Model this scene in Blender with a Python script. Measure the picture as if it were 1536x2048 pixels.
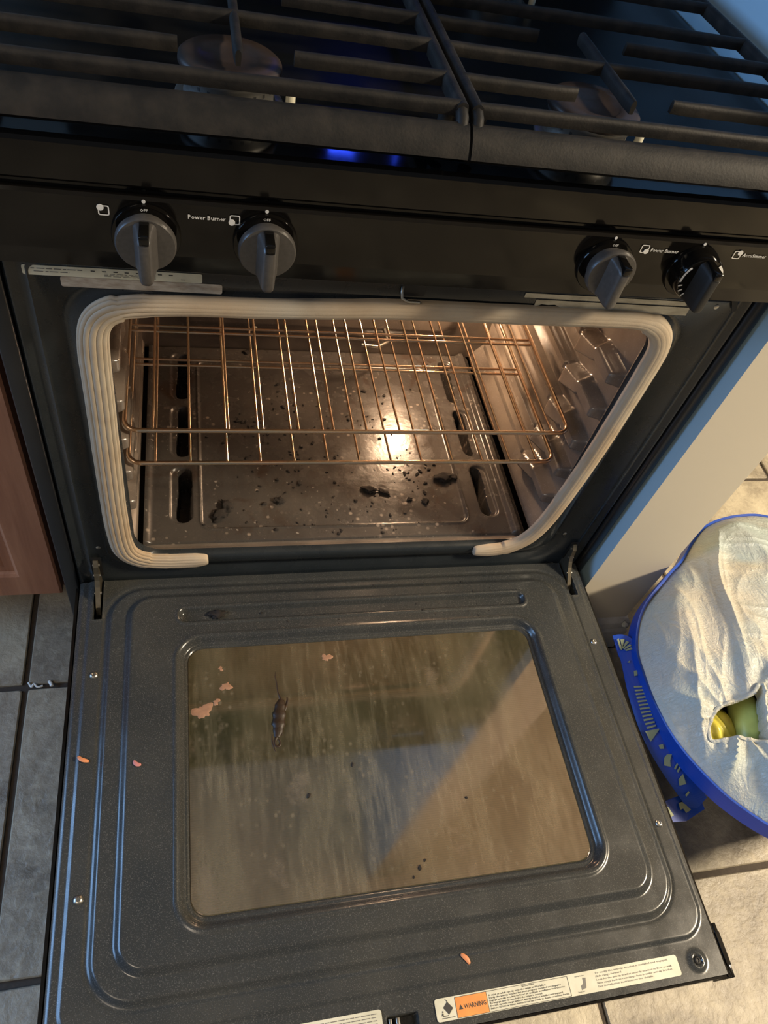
import bpy, bmesh, math, random
from mathutils import Vector, Matrix, noise
for o in list(bpy.data.objects): bpy.data.objects.remove(o)
S = bpy.context.scene
COL = S.collection
PI = math.pi
rnd = random.Random(7)

# ------------------------------------------------------------ camera
cam_d = bpy.data.cameras.new('camera')
cam = bpy.data.objects.new('camera', cam_d); COL.objects.link(cam)
R = ((0.96959285, -0.16290535, 0.18262407), (-0.0197564, -0.79591527, -0.60508559), (0.24392497, 0.58307867, -0.77493217))
cam.matrix_world = Matrix(((R[0][0], -R[1][0], -R[2][0], 0.15875), (R[0][1], -R[1][1], -R[2][1], -0.59877),
                           (R[0][2], -R[1][2], -R[2][2], 1.17908), (0, 0, 0, 1)))
cam_d.sensor_fit = 'VERTICAL'; cam_d.sensor_height = 36; cam_d.sensor_width = 27
cam_d.lens = 1497.76 / 2048 * 36
cam_d.clip_start = 0.02
S.camera = cam

# ------------------------------------------------------------ world, lights, exposure
w = bpy.data.worlds.new('world'); S.world = w; w.use_nodes = True
w.node_tree.nodes['Background'].inputs[0].default_value = (0.62, 0.66, 0.72, 1)
w.node_tree.nodes['Background'].inputs[1].default_value = 0.19

def area(name, loc, target, size, power, color, spread=PI, sy=None):
    d = bpy.data.lights.new(name, 'AREA'); d.energy = power; d.color = color
    d.shape = 'RECTANGLE'; d.size = size; d.size_y = sy or size; d.spread = spread
    o = bpy.data.objects.new(name, d); COL.objects.link(o); o.location = loc
    o.rotation_euler = (Vector(target) - Vector(loc)).to_track_quat('-Z', 'Y').to_euler()
    return o
area('warm_ceiling_lamp', (2.85, -0.85, 2.34), (2.85, -0.85, 0.0), 0.45, 245, (1.0, 0.83, 0.60))
area('added_ceiling_uplight', (2.5, -0.1, 1.6), (2.5, -0.1, 2.4), 0.4, 9, (1.0, 0.78, 0.55))  # added uplight, no known lamp: brightens the ceiling mirrored in the door glass
area('daylight_from_window', (-2.2, -0.05, 1.35), (0.1, -0.4, 0.2), 1.7, 34, (0.30, 0.56, 1.0), spread=math.radians(125), sy=1.1)
area('kitchen_ceiling_lamp', (-0.9, -1.6, 2.34), (-0.9, -1.6, 0.0), 0.6, 15, (1.0, 0.83, 0.63))
S.view_settings.view_transform = 'Standard'; S.view_settings.look = 'None'
S.view_settings.gamma = 1; S.view_settings.exposure = -0.05; S.view_settings.use_curve_mapping = False

# ------------------------------------------------------------ materials
def lin(c): return tuple((x / 12.92 if x <= 0.04045 else ((x + 0.055) / 1.055) ** 2.4) for x in c)
def rgb(r, g, b): return lin((r / 255, g / 255, b / 255)) + (1,)
class M:
    """small node-tree builder around one principled shader"""
    def __init__(s, name, base=(0.5, 0.5, 0.5, 1), rough=0.5, metal=0.0, **kw):
        s.m = bpy.data.materials.new(name); s.m.use_nodes = True
        s.t = s.m.node_tree; s.p = s.t.nodes['Principled BSDF']
        s.set('Base Color', base); s.set('Roughness', rough); s.set('Metallic', metal)
        for k, v in kw.items(): s.set(k.replace('_', ' '), v)
        s.tc = None
    def set(s, k, v): s.p.inputs[k].default_value = v
    def n(s, typ, **props):
        nd = s.t.nodes.new(typ)
        for k, v in props.items(): setattr(nd, k, v)
        return nd
    def link(s, a, b): s.t.links.new(a, b)
    def coord(s, scale=(1, 1, 1), which='Object', rot=(0, 0, 0)):
        if s.tc is None: s.tc = s.n('ShaderNodeTexCoord')
        mp = s.n('ShaderNodeMapping'); mp.inputs['Scale'].default_value = scale; mp.inputs['Rotation'].default_value = rot
        s.link(s.tc.outputs[which], mp.inputs[0]); return mp.outputs[0]
    def noise(s, scale, detail=3, stretch=(1, 1, 1), rough=0.55, dist=0.0):
        nd = s.n('ShaderNodeTexNoise'); nd.inputs['Scale'].default_value = scale; nd.inputs['Detail'].default_value = detail
        nd.inputs['Roughness'].default_value = rough; nd.inputs['Distortion'].default_value = dist
        s.link(s.coord(stretch), nd.inputs['Vector']); return nd.outputs['Fac']
    def voro(s, scale, feature='F1', stretch=(1, 1, 1), out='Distance'):
        nd = s.n('ShaderNodeTexVoronoi', feature=feature); nd.inputs['Scale'].default_value = scale
        s.link(s.coord(stretch), nd.inputs['Vector']); return nd.outputs[out]
    def ramp(s, fac, stops):
        r = s.n('ShaderNodeValToRGB'); e = r.color_ramp.elements
        while len(e) < len(stops): e.new(0.5)
        for q, (p, c) in zip(e, stops):
            q.position = p; q.color = c if isinstance(c, tuple) else (c, c, c, 1)
        s.link(fac, r.inputs[0]); return r.outputs[0]
    def mix(s, fac, a, b, blend='MIX'):
        m = s.n('ShaderNodeMix', data_type='RGBA', blend_type=blend)
        for sock, v in ((m.inputs[0], fac), (m.inputs[6], a), (m.inputs[7], b)):
            if hasattr(v, 'is_output'): s.link(v, sock)
            else: sock.default_value = v
        return m.outputs[2]
    def mul(s, a, b, op='MULTIPLY'):
        m = s.n('ShaderNodeMath', operation=op)
        for i, v in enumerate((a, b)):
            if hasattr(v, 'is_output'): s.link(v, m.inputs[i])
            else: m.inputs[i].default_value = v
        return m.outputs[0]
    def to(s, out, key): s.link(out, s.p.inputs[key]); return s
    def bump(s, h, strength=0.3, dist=0.001):
        b = s.n('ShaderNodeBump'); b.inputs['Strength'].default_value = strength; b.inputs['Distance'].default_value = dist
        s.link(h, b.inputs['Height']); s.link(b.outputs[0], s.p.inputs['Normal']); return s

def plain(name, c, rough=0.5, metal=0.0, bscale=0, bstr=0.2, **kw):
    m = M(name, c, rough, metal, **kw)
    v = m.noise(35 if not bscale else bscale, 3)
    m.to(m.mix(m.ramp(v, [(0.35, 0.0), (0.7, 1.0)]), tuple(x * 0.86 for x in c[:3]) + (1,), tuple(min(1, x * 1.12) for x in c[:3]) + (1,)), 'Base Color')
    if bscale: m.bump(v, bstr, 0.001)
    return m.m

MAT = {}
# speckled dark porcelain enamel of the frame and of the door liner
def enamel(name, c0, c1, speck, rough, amount=0.6):
    m = M(name, c0, rough)
    a = m.noise(9, 4); base = m.mix(m.ramp(a, [(0.3, 0.0), (0.75, 1.0)]), c0, c1)
    sp = m.noise(900, 2); base = m.mix(m.mul(m.ramp(sp, [(0.56, 0.0), (0.74, 1.0)]), amount), base, speck)
    m.to(base, 'Base Color')
    r = m.noise(26, 5); m.to(m.ramp(r, [(0.3, max(0.02, rough - 0.06)), (0.75, rough + 0.12)]), 'Roughness')
    m.bump(m.noise(420, 2), 0.06, 0.0004)
    return m
MAT['frame'] = enamel('frame_enamel', (0.011, 0.015, 0.018, 1), (0.021, 0.025, 0.028, 1), (0.06, 0.07, 0.08, 1), 0.27, 0.3).m
m = enamel('door_enamel', (0.027, 0.030, 0.031, 1), (0.046, 0.046, 0.041, 1), (0.22, 0.21, 0.19, 1), 0.22, 0.42)
MAT['door'] = m.m
# oven interior: sooty grey enamel with ash flecks and brown grease
m = M('cavity_enamel', (0.06, 0.052, 0.046, 1), 0.2, Specular_IOR_Level=0.8)
a = m.mix(m.ramp(m.noise(11, 5), [(0.35, 0.0), (0.7, 1.0)]), (0.12, 0.10, 0.085, 1), (0.22, 0.18, 0.145, 1))
a = m.mix(m.mul(m.ramp(m.noise(600, 2), [(0.62, 0.0), (0.72, 1.0)]), 0.5), a, (0.3, 0.27, 0.24, 1))
m.to(a, 'Base Color'); m.to(m.ramp(m.noise(30, 5), [(0.3, 0.13), (0.75, 0.3)]), 'Roughness'); m.bump(m.noise(55, 2), 0.12, 0.002)
MAT['cavity'] = m.m
m = M('oven_floor_enamel', (0.05, 0.045, 0.04, 1), 0.2)
a = m.mix(m.ramp(m.noise(7, 7), [(0.25, 0.0), (0.8, 1.0)]), (0.042, 0.038, 0.036, 1), (0.080, 0.070, 0.061, 1))
brown = m.mul(m.ramp(m.noise(16, 6, dist=0.6), [(0.58, 0.0), (0.72, 1.0)]), 0.7); a = m.mix(brown, a, (0.035, 0.016, 0.008, 1))
ash = m.mul(m.ramp(m.voro(70), [(0.10, 1.0), (0.24, 0.0)]), m.ramp(m.noise(9, 3), [(0.5, 0.0), (0.62, 0.75)])); a = m.mix(ash, a, (0.30, 0.24, 0.19, 1))
ash2 = m.ramp(m.noise(140, 4), [(0.66, 0.0), (0.72, 0.8)]); a = m.mix(ash2, a, (0.28, 0.25, 0.22, 1))
m.to(a, 'Base Color'); m.to(m.mul(m.ramp(m.noise(45, 5), [(0.3, 0.16), (0.75, 0.36)]), m.mul(ash, 0.4, 'MULTIPLY'), 'ADD'), 'Roughness')
m.bump(m.noise(170, 4), 0.22, 0.0012); MAT['oven_floor'] = m.m
# glossy black control panel
m = M('black_gloss', (0.005, 0.0045, 0.004, 1), 0.14, Specular_IOR_Level=0.3); m.to(m.ramp(m.noise(18, 5, (1, 1, 4)), [(0.3, 0.05), (0.8, 0.17)]), 'Roughness'); MAT['gloss'] = m.m
MAT['cooktop'] = plain('cooktop_black', (0.006, 0.006, 0.006, 1), 0.34, Specular_IOR_Level=0.2)
m = M('cast_iron', (0.018, 0.017, 0.016, 1), 0.6, Specular_IOR_Level=0.3)
m.to(m.mix(m.ramp(m.noise(60, 5), [(0.4, 0.0), (0.7, 1.0)]), (0.008, 0.0075, 0.007, 1), (0.021, 0.018, 0.015, 1)), 'Base Color'); m.bump(m.noise(420, 3), 0.35, 0.0006); MAT['iron'] = m.m
MAT['cap'] = plain('burner_cap_enamel', (0.034, 0.023, 0.018, 1), 0.42, bscale=90, bstr=0.15)
MAT['alu'] = plain('burner_aluminium', (0.20, 0.195, 0.18, 1), 0.42, 0.8)
MAT['knob'] = plain('knob_plastic', (0.062, 0.058, 0.055, 1), 0.36, bscale=300, bstr=0.05)
MAT['black'] = plain('black_matte', (0.006, 0.006, 0.006, 1), 0.6)
MAT['side'] = plain('side_panel_black', (0.007, 0.008, 0.010, 1), 0.38)
MAT['white_ink'] = M('white_ink', (0.72, 0.72, 0.70, 1), 0.5).m
MAT['hinge'] = plain('stained_steel', (0.20, 0.17, 0.12, 1), 0.38, 0.85, bscale=120, bstr=0.2)
MAT['steel'] = plain('steel', (0.45, 0.43, 0.38, 1), 0.32, 0.95, bscale=80, bstr=0.08)
m = M('rack_chrome', (0.78, 0.52, 0.33, 1), 0.2, 1.0)
m.to(m.mix(m.ramp(m.noise(22, 3), [(0.35, 0.0), (0.65, 1.0)]), (0.82, 0.57, 0.40, 1), (0.66, 0.56, 0.42, 1)), 'Base Color'); MAT['rack'] = m.m
m = M('gasket_fibre', (0.5, 0.42, 0.33, 1), 0.85)
a = m.mix(m.ramp(m.noise(7, 4), [(0.35, 0.0), (0.7, 1.0)]), rgb(176, 168, 152), rgb(178, 154, 124))
a = m.mix(m.mul(m.ramp(m.noise(28, 5), [(0.5, 0.0), (0.8, 1.0)]), 0.4), a, rgb(140, 128, 112))
m.to(a, 'Base Color'); m.bump(m.noise(900, 2), 0.4, 0.0005); MAT['gasket'] = m.m
# dirty coated door glass: brown film over a pink-tinted mirror coating
m = M('dirty_door_glass', (0.12, 0.1, 0.06, 1), 0.07, 0.0)
st = m.noise(12, 7, (1.0, 0.28, 1), 0.62, 0.3); fine = m.noise(60, 6, (1.6, 0.22, 1), 0.7, 0.2)
base = m.mix(m.ramp(m.noise(3.2, 3), [(0.35, 0.0), (0.65, 1.0)]), (0.040, 0.043, 0.022, 1), (0.068, 0.056, 0.031, 1))
film = m.mix(m.ramp(st, [(0.42, 0.0), (0.66, 0.85)]), base, (0.130, 0.115, 0.068, 1))
film = m.mix(m.mul(m.ramp(fine, [(0.46, 0.0), (0.70, 0.8)]), m.ramp(m.noise(5, 2), [(0.38, 0.15), (0.6, 1.0)])), film, (0.19, 0.165, 0.105, 1))
film = m.mix(m.ramp(m.noise(24, 4, (1.3, 0.4, 1), 0.6), [(0.30, 0.55), (0.45, 0.0)]), film, (0.026, 0.026, 0.015, 1))
spots = m.mul(m.ramp(m.voro(95, stretch=(1, 0.8, 1)), [(0.08, 1.0), (0.30, 0.0)]), m.ramp(m.noise(9, 4), [(0.48, 0.0), (0.66, 0.55)]))
film = m.mix(spots, film, (0.21, 0.175, 0.12, 1))
film = m.mix(m.mul(m.ramp(m.noise(22, 5, (1.2, 0.8, 1), 0.65), [(0.58, 0.0), (0.70, 0.75)]), m.ramp(m.noise(4, 2), [(0.42, 0.0), (0.6, 1.0)])), film, (0.17, 0.14, 0.095, 1))
m.to(film, 'Base Color')
wv = m.n('ShaderNodeTexWave', wave_type='BANDS', bands_direction='Y'); wv.inputs['Scale'].default_value = 118; m.link(m.coord(), wv.inputs['Vector'])
gl = m.n('ShaderNodeBsdfGlossy'); gl.inputs['Color'].default_value = (0.85, 0.62, 0.56, 1)
m.link(m.ramp(st, [(0.3, 0.03), (0.75, 0.14)]), gl.inputs['Roughness'])
mx = m.n('ShaderNodeMixShader'); m.link(m.mul(m.ramp(wv.outputs['Fac'], [(0.0, 0.23), (1.0, 0.30)]), m.ramp(spots, [(0.0, 1.0), (1.0, 0.25)])), mx.inputs[0])
m.link(m.p.outputs[0], mx.inputs[1]); m.link(gl.outputs[0], mx.inputs[2]); m.link(mx.outputs[0], m.t.nodes['Material Output'].inputs[0])
MAT['glass'] = m.m
# papers
m = M('label_paper', rgb(205, 203, 180), 0.35); m.to(m.mix(m.ramp(m.noise(40, 4), [(0.4, 0.0), (0.75, 1.0)]), rgb(212, 208, 186), rgb(190, 186, 162)), 'Base Color'); MAT['paper'] = m.m
MAT['orange'] = plain('label_orange', rgb(222, 142, 70), 0.45)
MAT['ink'] = M('label_ink', (0.035, 0.032, 0.03, 1), 0.6).m
MAT['grey_ink'] = M('faint_label_ink', (0.16, 0.15, 0.13, 1), 0.6).m
m = M('worn_sticker', rgb(190, 180, 165), 0.6); m.to(m.mix(m.ramp(m.noise(70, 6, (1, 1, 3)), [(0.35, 0.0), (0.7, 1.0)]), rgb(186, 178, 165), rgb(140, 125, 108)), 'Base Color'); MAT['worn'] = m.m
m = M('foil_sticker', rgb(176, 172, 158), 0.45, 0.35); m.to(m.mix(m.ramp(m.noise(50, 6, (1, 1, 3)), [(0.4, 0.0), (0.7, 1.0)]), rgb(186, 182, 166), rgb(150, 145, 130)), 'Base Color'); MAT['foil'] = m.m
# walls, floor
m = M('beige_wall_paint', rgb(204, 196, 178), 0.75); m.bump(m.noise(300, 3), 0.08, 0.0005); MAT['wall_beige'] = m.m
m = M('light_blue_wall_paint', rgb(160, 190, 206), 0.6); m.bump(m.noise(300, 3), 0.08, 0.0005); MAT['wall_blue'] = m.m
MAT['ceiling'] = M('ceiling_white', rgb(228, 218, 200), 0.9).m
MAT['skirting'] = plain('skirting_white', rgb(205, 203, 198), 0.5)
def stone(name, dark, mid, light, seed):
    m = M(name, mid, 0.42)
    g = m.n('ShaderNodeNewGeometry'); mp = m.n('ShaderNodeMapping'); mp.inputs['Location'].default_value = (seed, seed * 2, 0); m.link(g.outputs['Position'], mp.inputs[0])
    def ns(sc, det, di=0.0):
        nd = m.n('ShaderNodeTexNoise'); nd.inputs['Scale'].default_value = sc; nd.inputs['Detail'].default_value = det; nd.inputs['Distortion'].default_value = di
        nd.inputs['Roughness'].default_value = 0.62
        m.link(mp.outputs[0], nd.inputs['Vector']); return nd.outputs['Fac']
    a = ns(6, 9, 0.7); c = m.ramp(a, [(0.3, dark), (0.5, mid), (0.68, light)])
    b = ns(75, 9, 0.25); c = m.mix(m.mul(m.ramp(b, [(0.48, 0.0), (0.74, 1.0)]), 0.55), c, light); d = ns(38, 9, 0.4)
    c = m.mix(m.mul(m.ramp(d, [(0.55, 0.0), (0.75, 1.0)]), 0.5), c, dark)
    m.to(c, 'Base Color'); m.to(m.ramp(b, [(0.3, 0.32), (0.8, 0.55)]), 'Roughness'); m.bump(m.mul(b, d, 'ADD'), 0.6, 0.003); return m.m
MAT['tile'] = stone('stone_tile', rgb(112, 104, 90), rgb(156, 146, 127), rgb(192, 182, 158), 0)
MAT['tile2'] = stone('stone_tile_b', rgb(106, 98, 86), rgb(150, 141, 124), rgb(186, 176, 154), 3.7)
MAT['grout'] = plain('dark_grout', rgb(66, 58, 50), 0.9, bscale=200, bstr=0.4)
# cabinet
m = M('cherry_wood', rgb(120, 78, 58), 0.42)
g_ = m.noise(6, 6, (7, 7, 0.6), 0.6, 0.5); m.to(m.ramp(g_, [(0.3, rgb(138, 90, 66)), (0.55, rgb(164, 114, 86)), (0.75, rgb(182, 132, 102))]), 'Base Color'); m.bump(g_, 0.06, 0.0006); MAT['wood'] = m.m
m = M('dark_cherry_edge', rgb(92, 44, 22), 0.4); g_ = m.noise(8, 6, (7, 7, 0.6)); m.to(m.ramp(g_, [(0.3, rgb(80, 36, 16)), (0.7, rgb(112, 58, 30))]), 'Base Color'); MAT['wood_edge'] = m.m
MAT['counter'] = plain('counter_laminate', rgb(70, 62, 55), 0.4)
# bags
def fabric(name, c, rough=0.35):
    m = M(name, c, rough); v = m.n('ShaderNodeTexWave', wave_type='BANDS', bands_direction='Z'); v.inputs['Scale'].default_value = 160; m.link(m.coord(), v.inputs['Vector'])
    m.to(m.mix(m.ramp(m.noise(12, 3), [(0.35, 0.0), (0.7, 1.0)]), c, tuple(x * 1.35 for x in c[:3]) + (1,)), 'Base Color'); m.bump(v.outputs['Fac'], 0.12, 0.0005); return m.m
MAT['blue_bag'] = fabric('blue_woven_plastic', rgb(20, 60, 150))
MAT['print'] = plain('olive_print', rgb(142, 150, 118), 0.5)
m = M('white_plastic_bag', rgb(232, 232, 226), 0.32, Subsurface_Weight=0.0)
c = m.mix(m.ramp(m.noise(7, 3), [(0.38, 0.0), (0.62, 1.0)]), rgb(196, 191, 178), rgb(174, 186, 184))  # mottling puts greenish-blue shading and show-through of the contents into the colour
c = m.mix(m.mul(m.ramp(m.noise(10, 2, (1, 1.3, 1)), [(0.55, 0.0), (0.75, 1.0)]), 0.5), c, rgb(206, 190, 158))
c = m.mix(m.mul(m.ramp(m.noise(8, 2, (1.4, 1, 1)), [(0.55, 0.0), (0.75, 1.0)]), 0.4), c, rgb(168, 168, 172))
m.to(c, 'Base Color')
h1 = m.mul(m.noise(34, 5, (1.6, 0.8, 1), 0.6, 1.6), m.mul(m.noise(120, 4, (1, 2.5, 1), 0.6, 1.0), 0.45), 'ADD')
m.bump(h1, 0.65, 0.005); m.set('Roughness', 0.26); MAT['white_bag'] = m.m
m = M('yellow_wrap', rgb(196, 190, 70), 0.35); m.to(m.mix(m.ramp(m.noise(18, 3), [(0.4, 0.0), (0.65, 1.0)]), rgb(214, 206, 84), rgb(140, 120, 30)), 'Base Color'); m.bump(m.noise(50, 3), 0.3, 0.003); MAT['yellow'] = m.m
MAT['lime'] = plain('lime_wrap', rgb(190, 200, 110), 0.35)
MAT['grey_lid'] = plain('grey_plastic', rgb(150, 152, 142), 0.4)
MAT['char'] = plain('burnt_food', (0.012, 0.008, 0.006, 1), 0.75, bscale=200, bstr=0.6)
MAT['burnt'] = plain('baked_grease', (0.020, 0.009, 0.002, 1), 0.5, bscale=160, bstr=0.6)
MAT['stain'] = plain('dried_stain', rgb(150, 112, 86), 0.6, bscale=120, bstr=0.4)
MAT['peel'] = plain('onion_skin', rgb(206, 132, 86), 0.5)
MAT['pink_peel'] = plain('pink_peel', rgb(186, 118, 112), 0.5)
MAT['paper_scrap'] = plain('paper_scrap', rgb(222, 222, 216), 0.7)
m = M('blue_clock_display', (0, 0, 0, 1), 0.3); m.set('Emission Color', (0.03, 0.08, 1.0, 1)); m.set('Emission Strength', 38.0); MAT['led'] = m.m
m = M('oven_bulb_glow', (1, 0.8, 0.6, 1), 0.3); m.set('Emission Color', (1.0, 0.66, 0.40, 1)); m.set('Emission Strength', 620.0); MAT['bulb'] = m.m

# ------------------------------------------------------------ mesh helpers
class MB:
    def __init__(s): s.v = []; s.f = []; s.m = []; s.sm = []
    def add(s, vs, fs, mi=0, smooth=False):
        b = len(s.v); s.v += [tuple(v) for v in vs]
        for f in fs: s.f.append(tuple(i + b for i in f)); s.m.append(mi); s.sm.append(smooth)
        return s
    def box(s, x0, x1, y0, y1, z0, z1, mi=0, c=0.0):
        """box with chamfer c on every edge"""
        if c <= 0:
            vs = [(x, y, z) for x in (x0, x1) for y in (y0, y1) for z in (z0, z1)]
            fs = [(0, 1, 3, 2), (4, 6, 7, 5), (0, 4, 5, 1), (2, 3, 7, 6), (0, 2, 6, 4), (1, 5, 7, 3)]
            return s.add(vs, fs, mi)
        bm = bmesh.new(); bmesh.ops.create_cube(bm, size=1)
        for v in bm.verts: v.co = Vector(((x0 + x1) / 2 + v.co.x * (x1 - x0), (y0 + y1) / 2 + v.co.y * (y1 - y0), (z0 + z1) / 2 + v.co.z * (z1 - z0)))
        bmesh.ops.bevel(bm, geom=bm.edges[:], offset=c, segments=2, affect='EDGES', profile=0.5)
        s.bm(bm, mi, True); return s
    def bm(s, bm, mi=0, smooth=False):
        bm.verts.index_update(); s.add([v.co for v in bm.verts], [[v.index for v in f.verts] for f in bm.faces], mi, smooth); bm.free(); return s
    def loft(s, loops, mi=0, smooth=True, closed=True, cap0=False, cap1=False):
        n = len(loops[0]); vs = [p for l in loops for p in l]; fs = []
        for i in range(len(loops) - 1):
            for j in range(n if closed else n - 1):
                k = (j + 1) % n; fs.append((i * n + j, i * n + k, (i + 1) * n + k, (i + 1) * n + j))
        if cap0: fs.append(tuple(range(n))[::-1])
        if cap1: fs.append(tuple((len(loops) - 1) * n + j for j in range(n)))
        return s.add(vs, fs, mi, smooth)
    def tube(s, pts, r, n=10, mi=0, closed=False, section=None, up=None):
        pts = [Vector(p) for p in pts]; N = len(pts); loops = []
        prev = None
        for i, p in enumerate(pts):
            a = pts[(i - 1) % N] if (closed or i) else pts[0]; b = pts[(i + 1) % N] if (closed or i < N - 1) else pts[-1]
            t = (b - a).normalized()
            if up is not None: u = Vector(up); u = (u - t * u.dot(t)).normalized()
            elif prev is None:
                u = Vector((0, 0, 1)) if abs(t.z) < 0.9 else Vector((1, 0, 0)); u = (u - t * u.dot(t)).normalized()
            else: u = (prev - t * prev.dot(t)).normalized()
            prev = u; v = t.cross(u)
            rr = r[i] if isinstance(r, (list, tuple)) else r
            if section: loops.append([p + u * (q[0] * rr) + v * (q[1] * rr) for q in section])
            else: loops.append([p + u * (rr * math.cos(2 * PI * k / n)) + v * (rr * math.sin(2 * PI * k / n)) for k in range(n)])
        if closed: loops.append(loops[0])
        return s.loft(loops, mi, True, True, not closed, not closed)
    def lathe(s, c, axis, prof, n=40, mi=0, smooth=True, cap0=True, cap1=True, sx=1.0):
        """prof: list of (radius, height) along axis"""
        a = Vector(axis).normalized(); u = a.orthogonal().normalized(); v = a.cross(u); c = Vector(c)
        loops = [[c + a * h + (u * math.cos(2 * PI * k / n) * sx + v * math.sin(2 * PI * k / n)) * r for k in range(n)] for r, h in prof]
        return s.loft(loops, mi, smooth, True, cap0, cap1)
    def grid(s, nx, ny, fn, mi=0, smooth=True):
        vs = [fn(i / nx, j / ny) for j in range(ny + 1) for i in range(nx + 1)]
        fs = [(j * (nx + 1) + i, j * (nx + 1) + i + 1, (j + 1) * (nx + 1) + i + 1, (j + 1) * (nx + 1) + i) for j in range(ny) for i in range(nx)]
        return s.add(vs, fs, mi, smooth)
    def prism(s, pts, d, mi=0, smooth=False):
        """pts: planar polygon (3d), extruded by vector d"""
        n = len(pts); a = [Vector(p) for p in pts]; b = [p + Vector(d) for p in a]
        fs = [tuple(range(n)), tuple(range(2 * n - 1, n - 1, -1))] + [(i, n + i, n + (i + 1) % n, (i + 1) % n) for i in range(n)]
        return s.add(a + b, fs, mi, smooth)

OFF = {}
def link(name, mesh, parent=None, loc=None, **props):
    o = bpy.data.objects.new(name, mesh); COL.objects.link(o)
    off = Vector((0, 0, 0))
    if parent is not None:
        o.parent = parent; po = OFF[parent]; o.location = -po; OFF[o] = Vector((0, 0, 0))
    else:
        OFF[o] = Vector((0, 0, 0))
    if loc is not None:
        o.location = Vector(loc) - (OFF[parent] if parent is not None else Vector()); OFF[o] = Vector(loc)
    for k, v in props.items(): o[k] = v
    return o
def obj(name, mb, mats, parent=None, loc=None, **props):
    """mesh vertices are world coordinates; with loc the origin moves there"""
    me = bpy.data.meshes.new(name); vs = mb.v
    if loc is not None: L = Vector(loc); vs = [tuple(Vector(v) - L) for v in vs]
    me.from_pydata(vs, [], mb.f)
    mats = mats if isinstance(mats, (list, tuple)) else [mats]
    for k in mats: me.materials.append(MAT[k])
    me.polygons.foreach_set('material_index', mb.m); me.polygons.foreach_set('use_smooth', mb.sm)
    bm = bmesh.new(); bm.from_mesh(me); bmesh.ops.recalc_face_normals(bm, faces=bm.faces); bm.to_mesh(me); bm.free()
    me.set_sharp_from_angle(angle=math.radians(50)) if hasattr(me, 'set_sharp_from_angle') else None
    me.polygons.foreach_set('use_smooth', mb.sm)
    return link(name, me, parent, loc, **props)
def thing(name, loc, label, cat, group=None):
    o = bpy.data.objects.new(name, None); COL.objects.link(o); o.location = loc; o.empty_display_size = 0.05
    OFF[o] = Vector(loc); o['label'] = label; o['category'] = cat
    if group: o['group'] = group
    return o
def rrect(x0, x1, y0, y1, r, n=8, m=10):
    """rounded rectangle, counter-clockwise, m points per straight side, n per corner"""
    out = []
    cs = [(x1 - r, y0 + r, -PI / 2), (x1 - r, y1 - r, 0), (x0 + r, y1 - r, PI / 2), (x0 + r, y0 + r, PI)]
    for i, (cx, cy, a) in enumerate(cs):
        for k in range(n + 1): t = a + PI / 2 * k / n; out.append((cx + r * math.cos(t), cy + r * math.sin(t)))
        nx = cs[(i + 1) % 4]; t = a + PI / 2; e = (cx + r * math.cos(t), cy + r * math.sin(t)); f = (nx[0] + r * math.cos(nx[2]), nx[1] + r * math.sin(nx[2]))
        for k in range(1, m): out.append((e[0] + (f[0] - e[0]) * k / m, e[1] + (f[1] - e[1]) * k / m))
    return out
def sdr(x, y, x0, x1, y0, y1, r):
    dx = abs(x - (x0 + x1) / 2) - (x1 - x0) / 2 + r; dy = abs(y - (y0 + y1) / 2) - (y1 - y0) / 2 + r
    return math.hypot(max(dx, 0), max(dy, 0)) + min(max(dx, dy), 0) - r
def ss(a, b, x):
    if a == b: return 1.0 if x >= b else 0.0
    t = min(1, max(0, (x - a) / (b - a))); return t * t * (3 - 2 * t)
def fbm(x, y, z=0.0, o=3): return sum(noise.noise(Vector((x * 2 ** i, y * 2 ** i, z + i * 7.1))) / 2 ** i for i in range(o))
def smooth_path(pts, it=2):
    for _ in range(it):
        q = [pts[0]]
        for a, b in zip(pts, pts[1:]):
            a, b = Vector(a), Vector(b); q += [a * 0.75 + b * 0.25, a * 0.25 + b * 0.75]
        q.append(pts[-1]); pts = q
    return pts
def text_mb(mb, s, origin, ux, uy, size, mi, depth=0.0002, align='LEFT', width=None):
    """lettering: ux, uy = unit vectors of the baseline and of the letter height"""
    cu = bpy.data.curves.new('lettering', 'FONT'); cu.body = s; cu.size = size; cu.align_x = align; cu.resolution_u = 1; cu.extrude = 0; cu.offset = size * 0.012
    to = bpy.data.objects.new('lettering', cu); COL.objects.link(to)
    dg = bpy.context.evaluated_depsgraph_get(); dg.update()
    me = bpy.data.meshes.new_from_object(to.evaluated_get(dg)); ux, uy, O = Vector(ux), Vector(uy), Vector(origin); nn = ux.cross(uy)
    vs = [v.co.copy() for v in me.vertices]
    k = 1.0
    if width and vs: k = width / max(1e-6, max(v.x for v in vs) - min(v.x for v in vs))
    mb.add([O + ux * v.x * k + uy * v.y + nn * depth for v in vs], [list(p.vertices) for p in me.polygons], mi)
    bpy.data.objects.remove(to); bpy.data.meshes.remove(me); bpy.data.curves.remove(cu)

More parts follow.
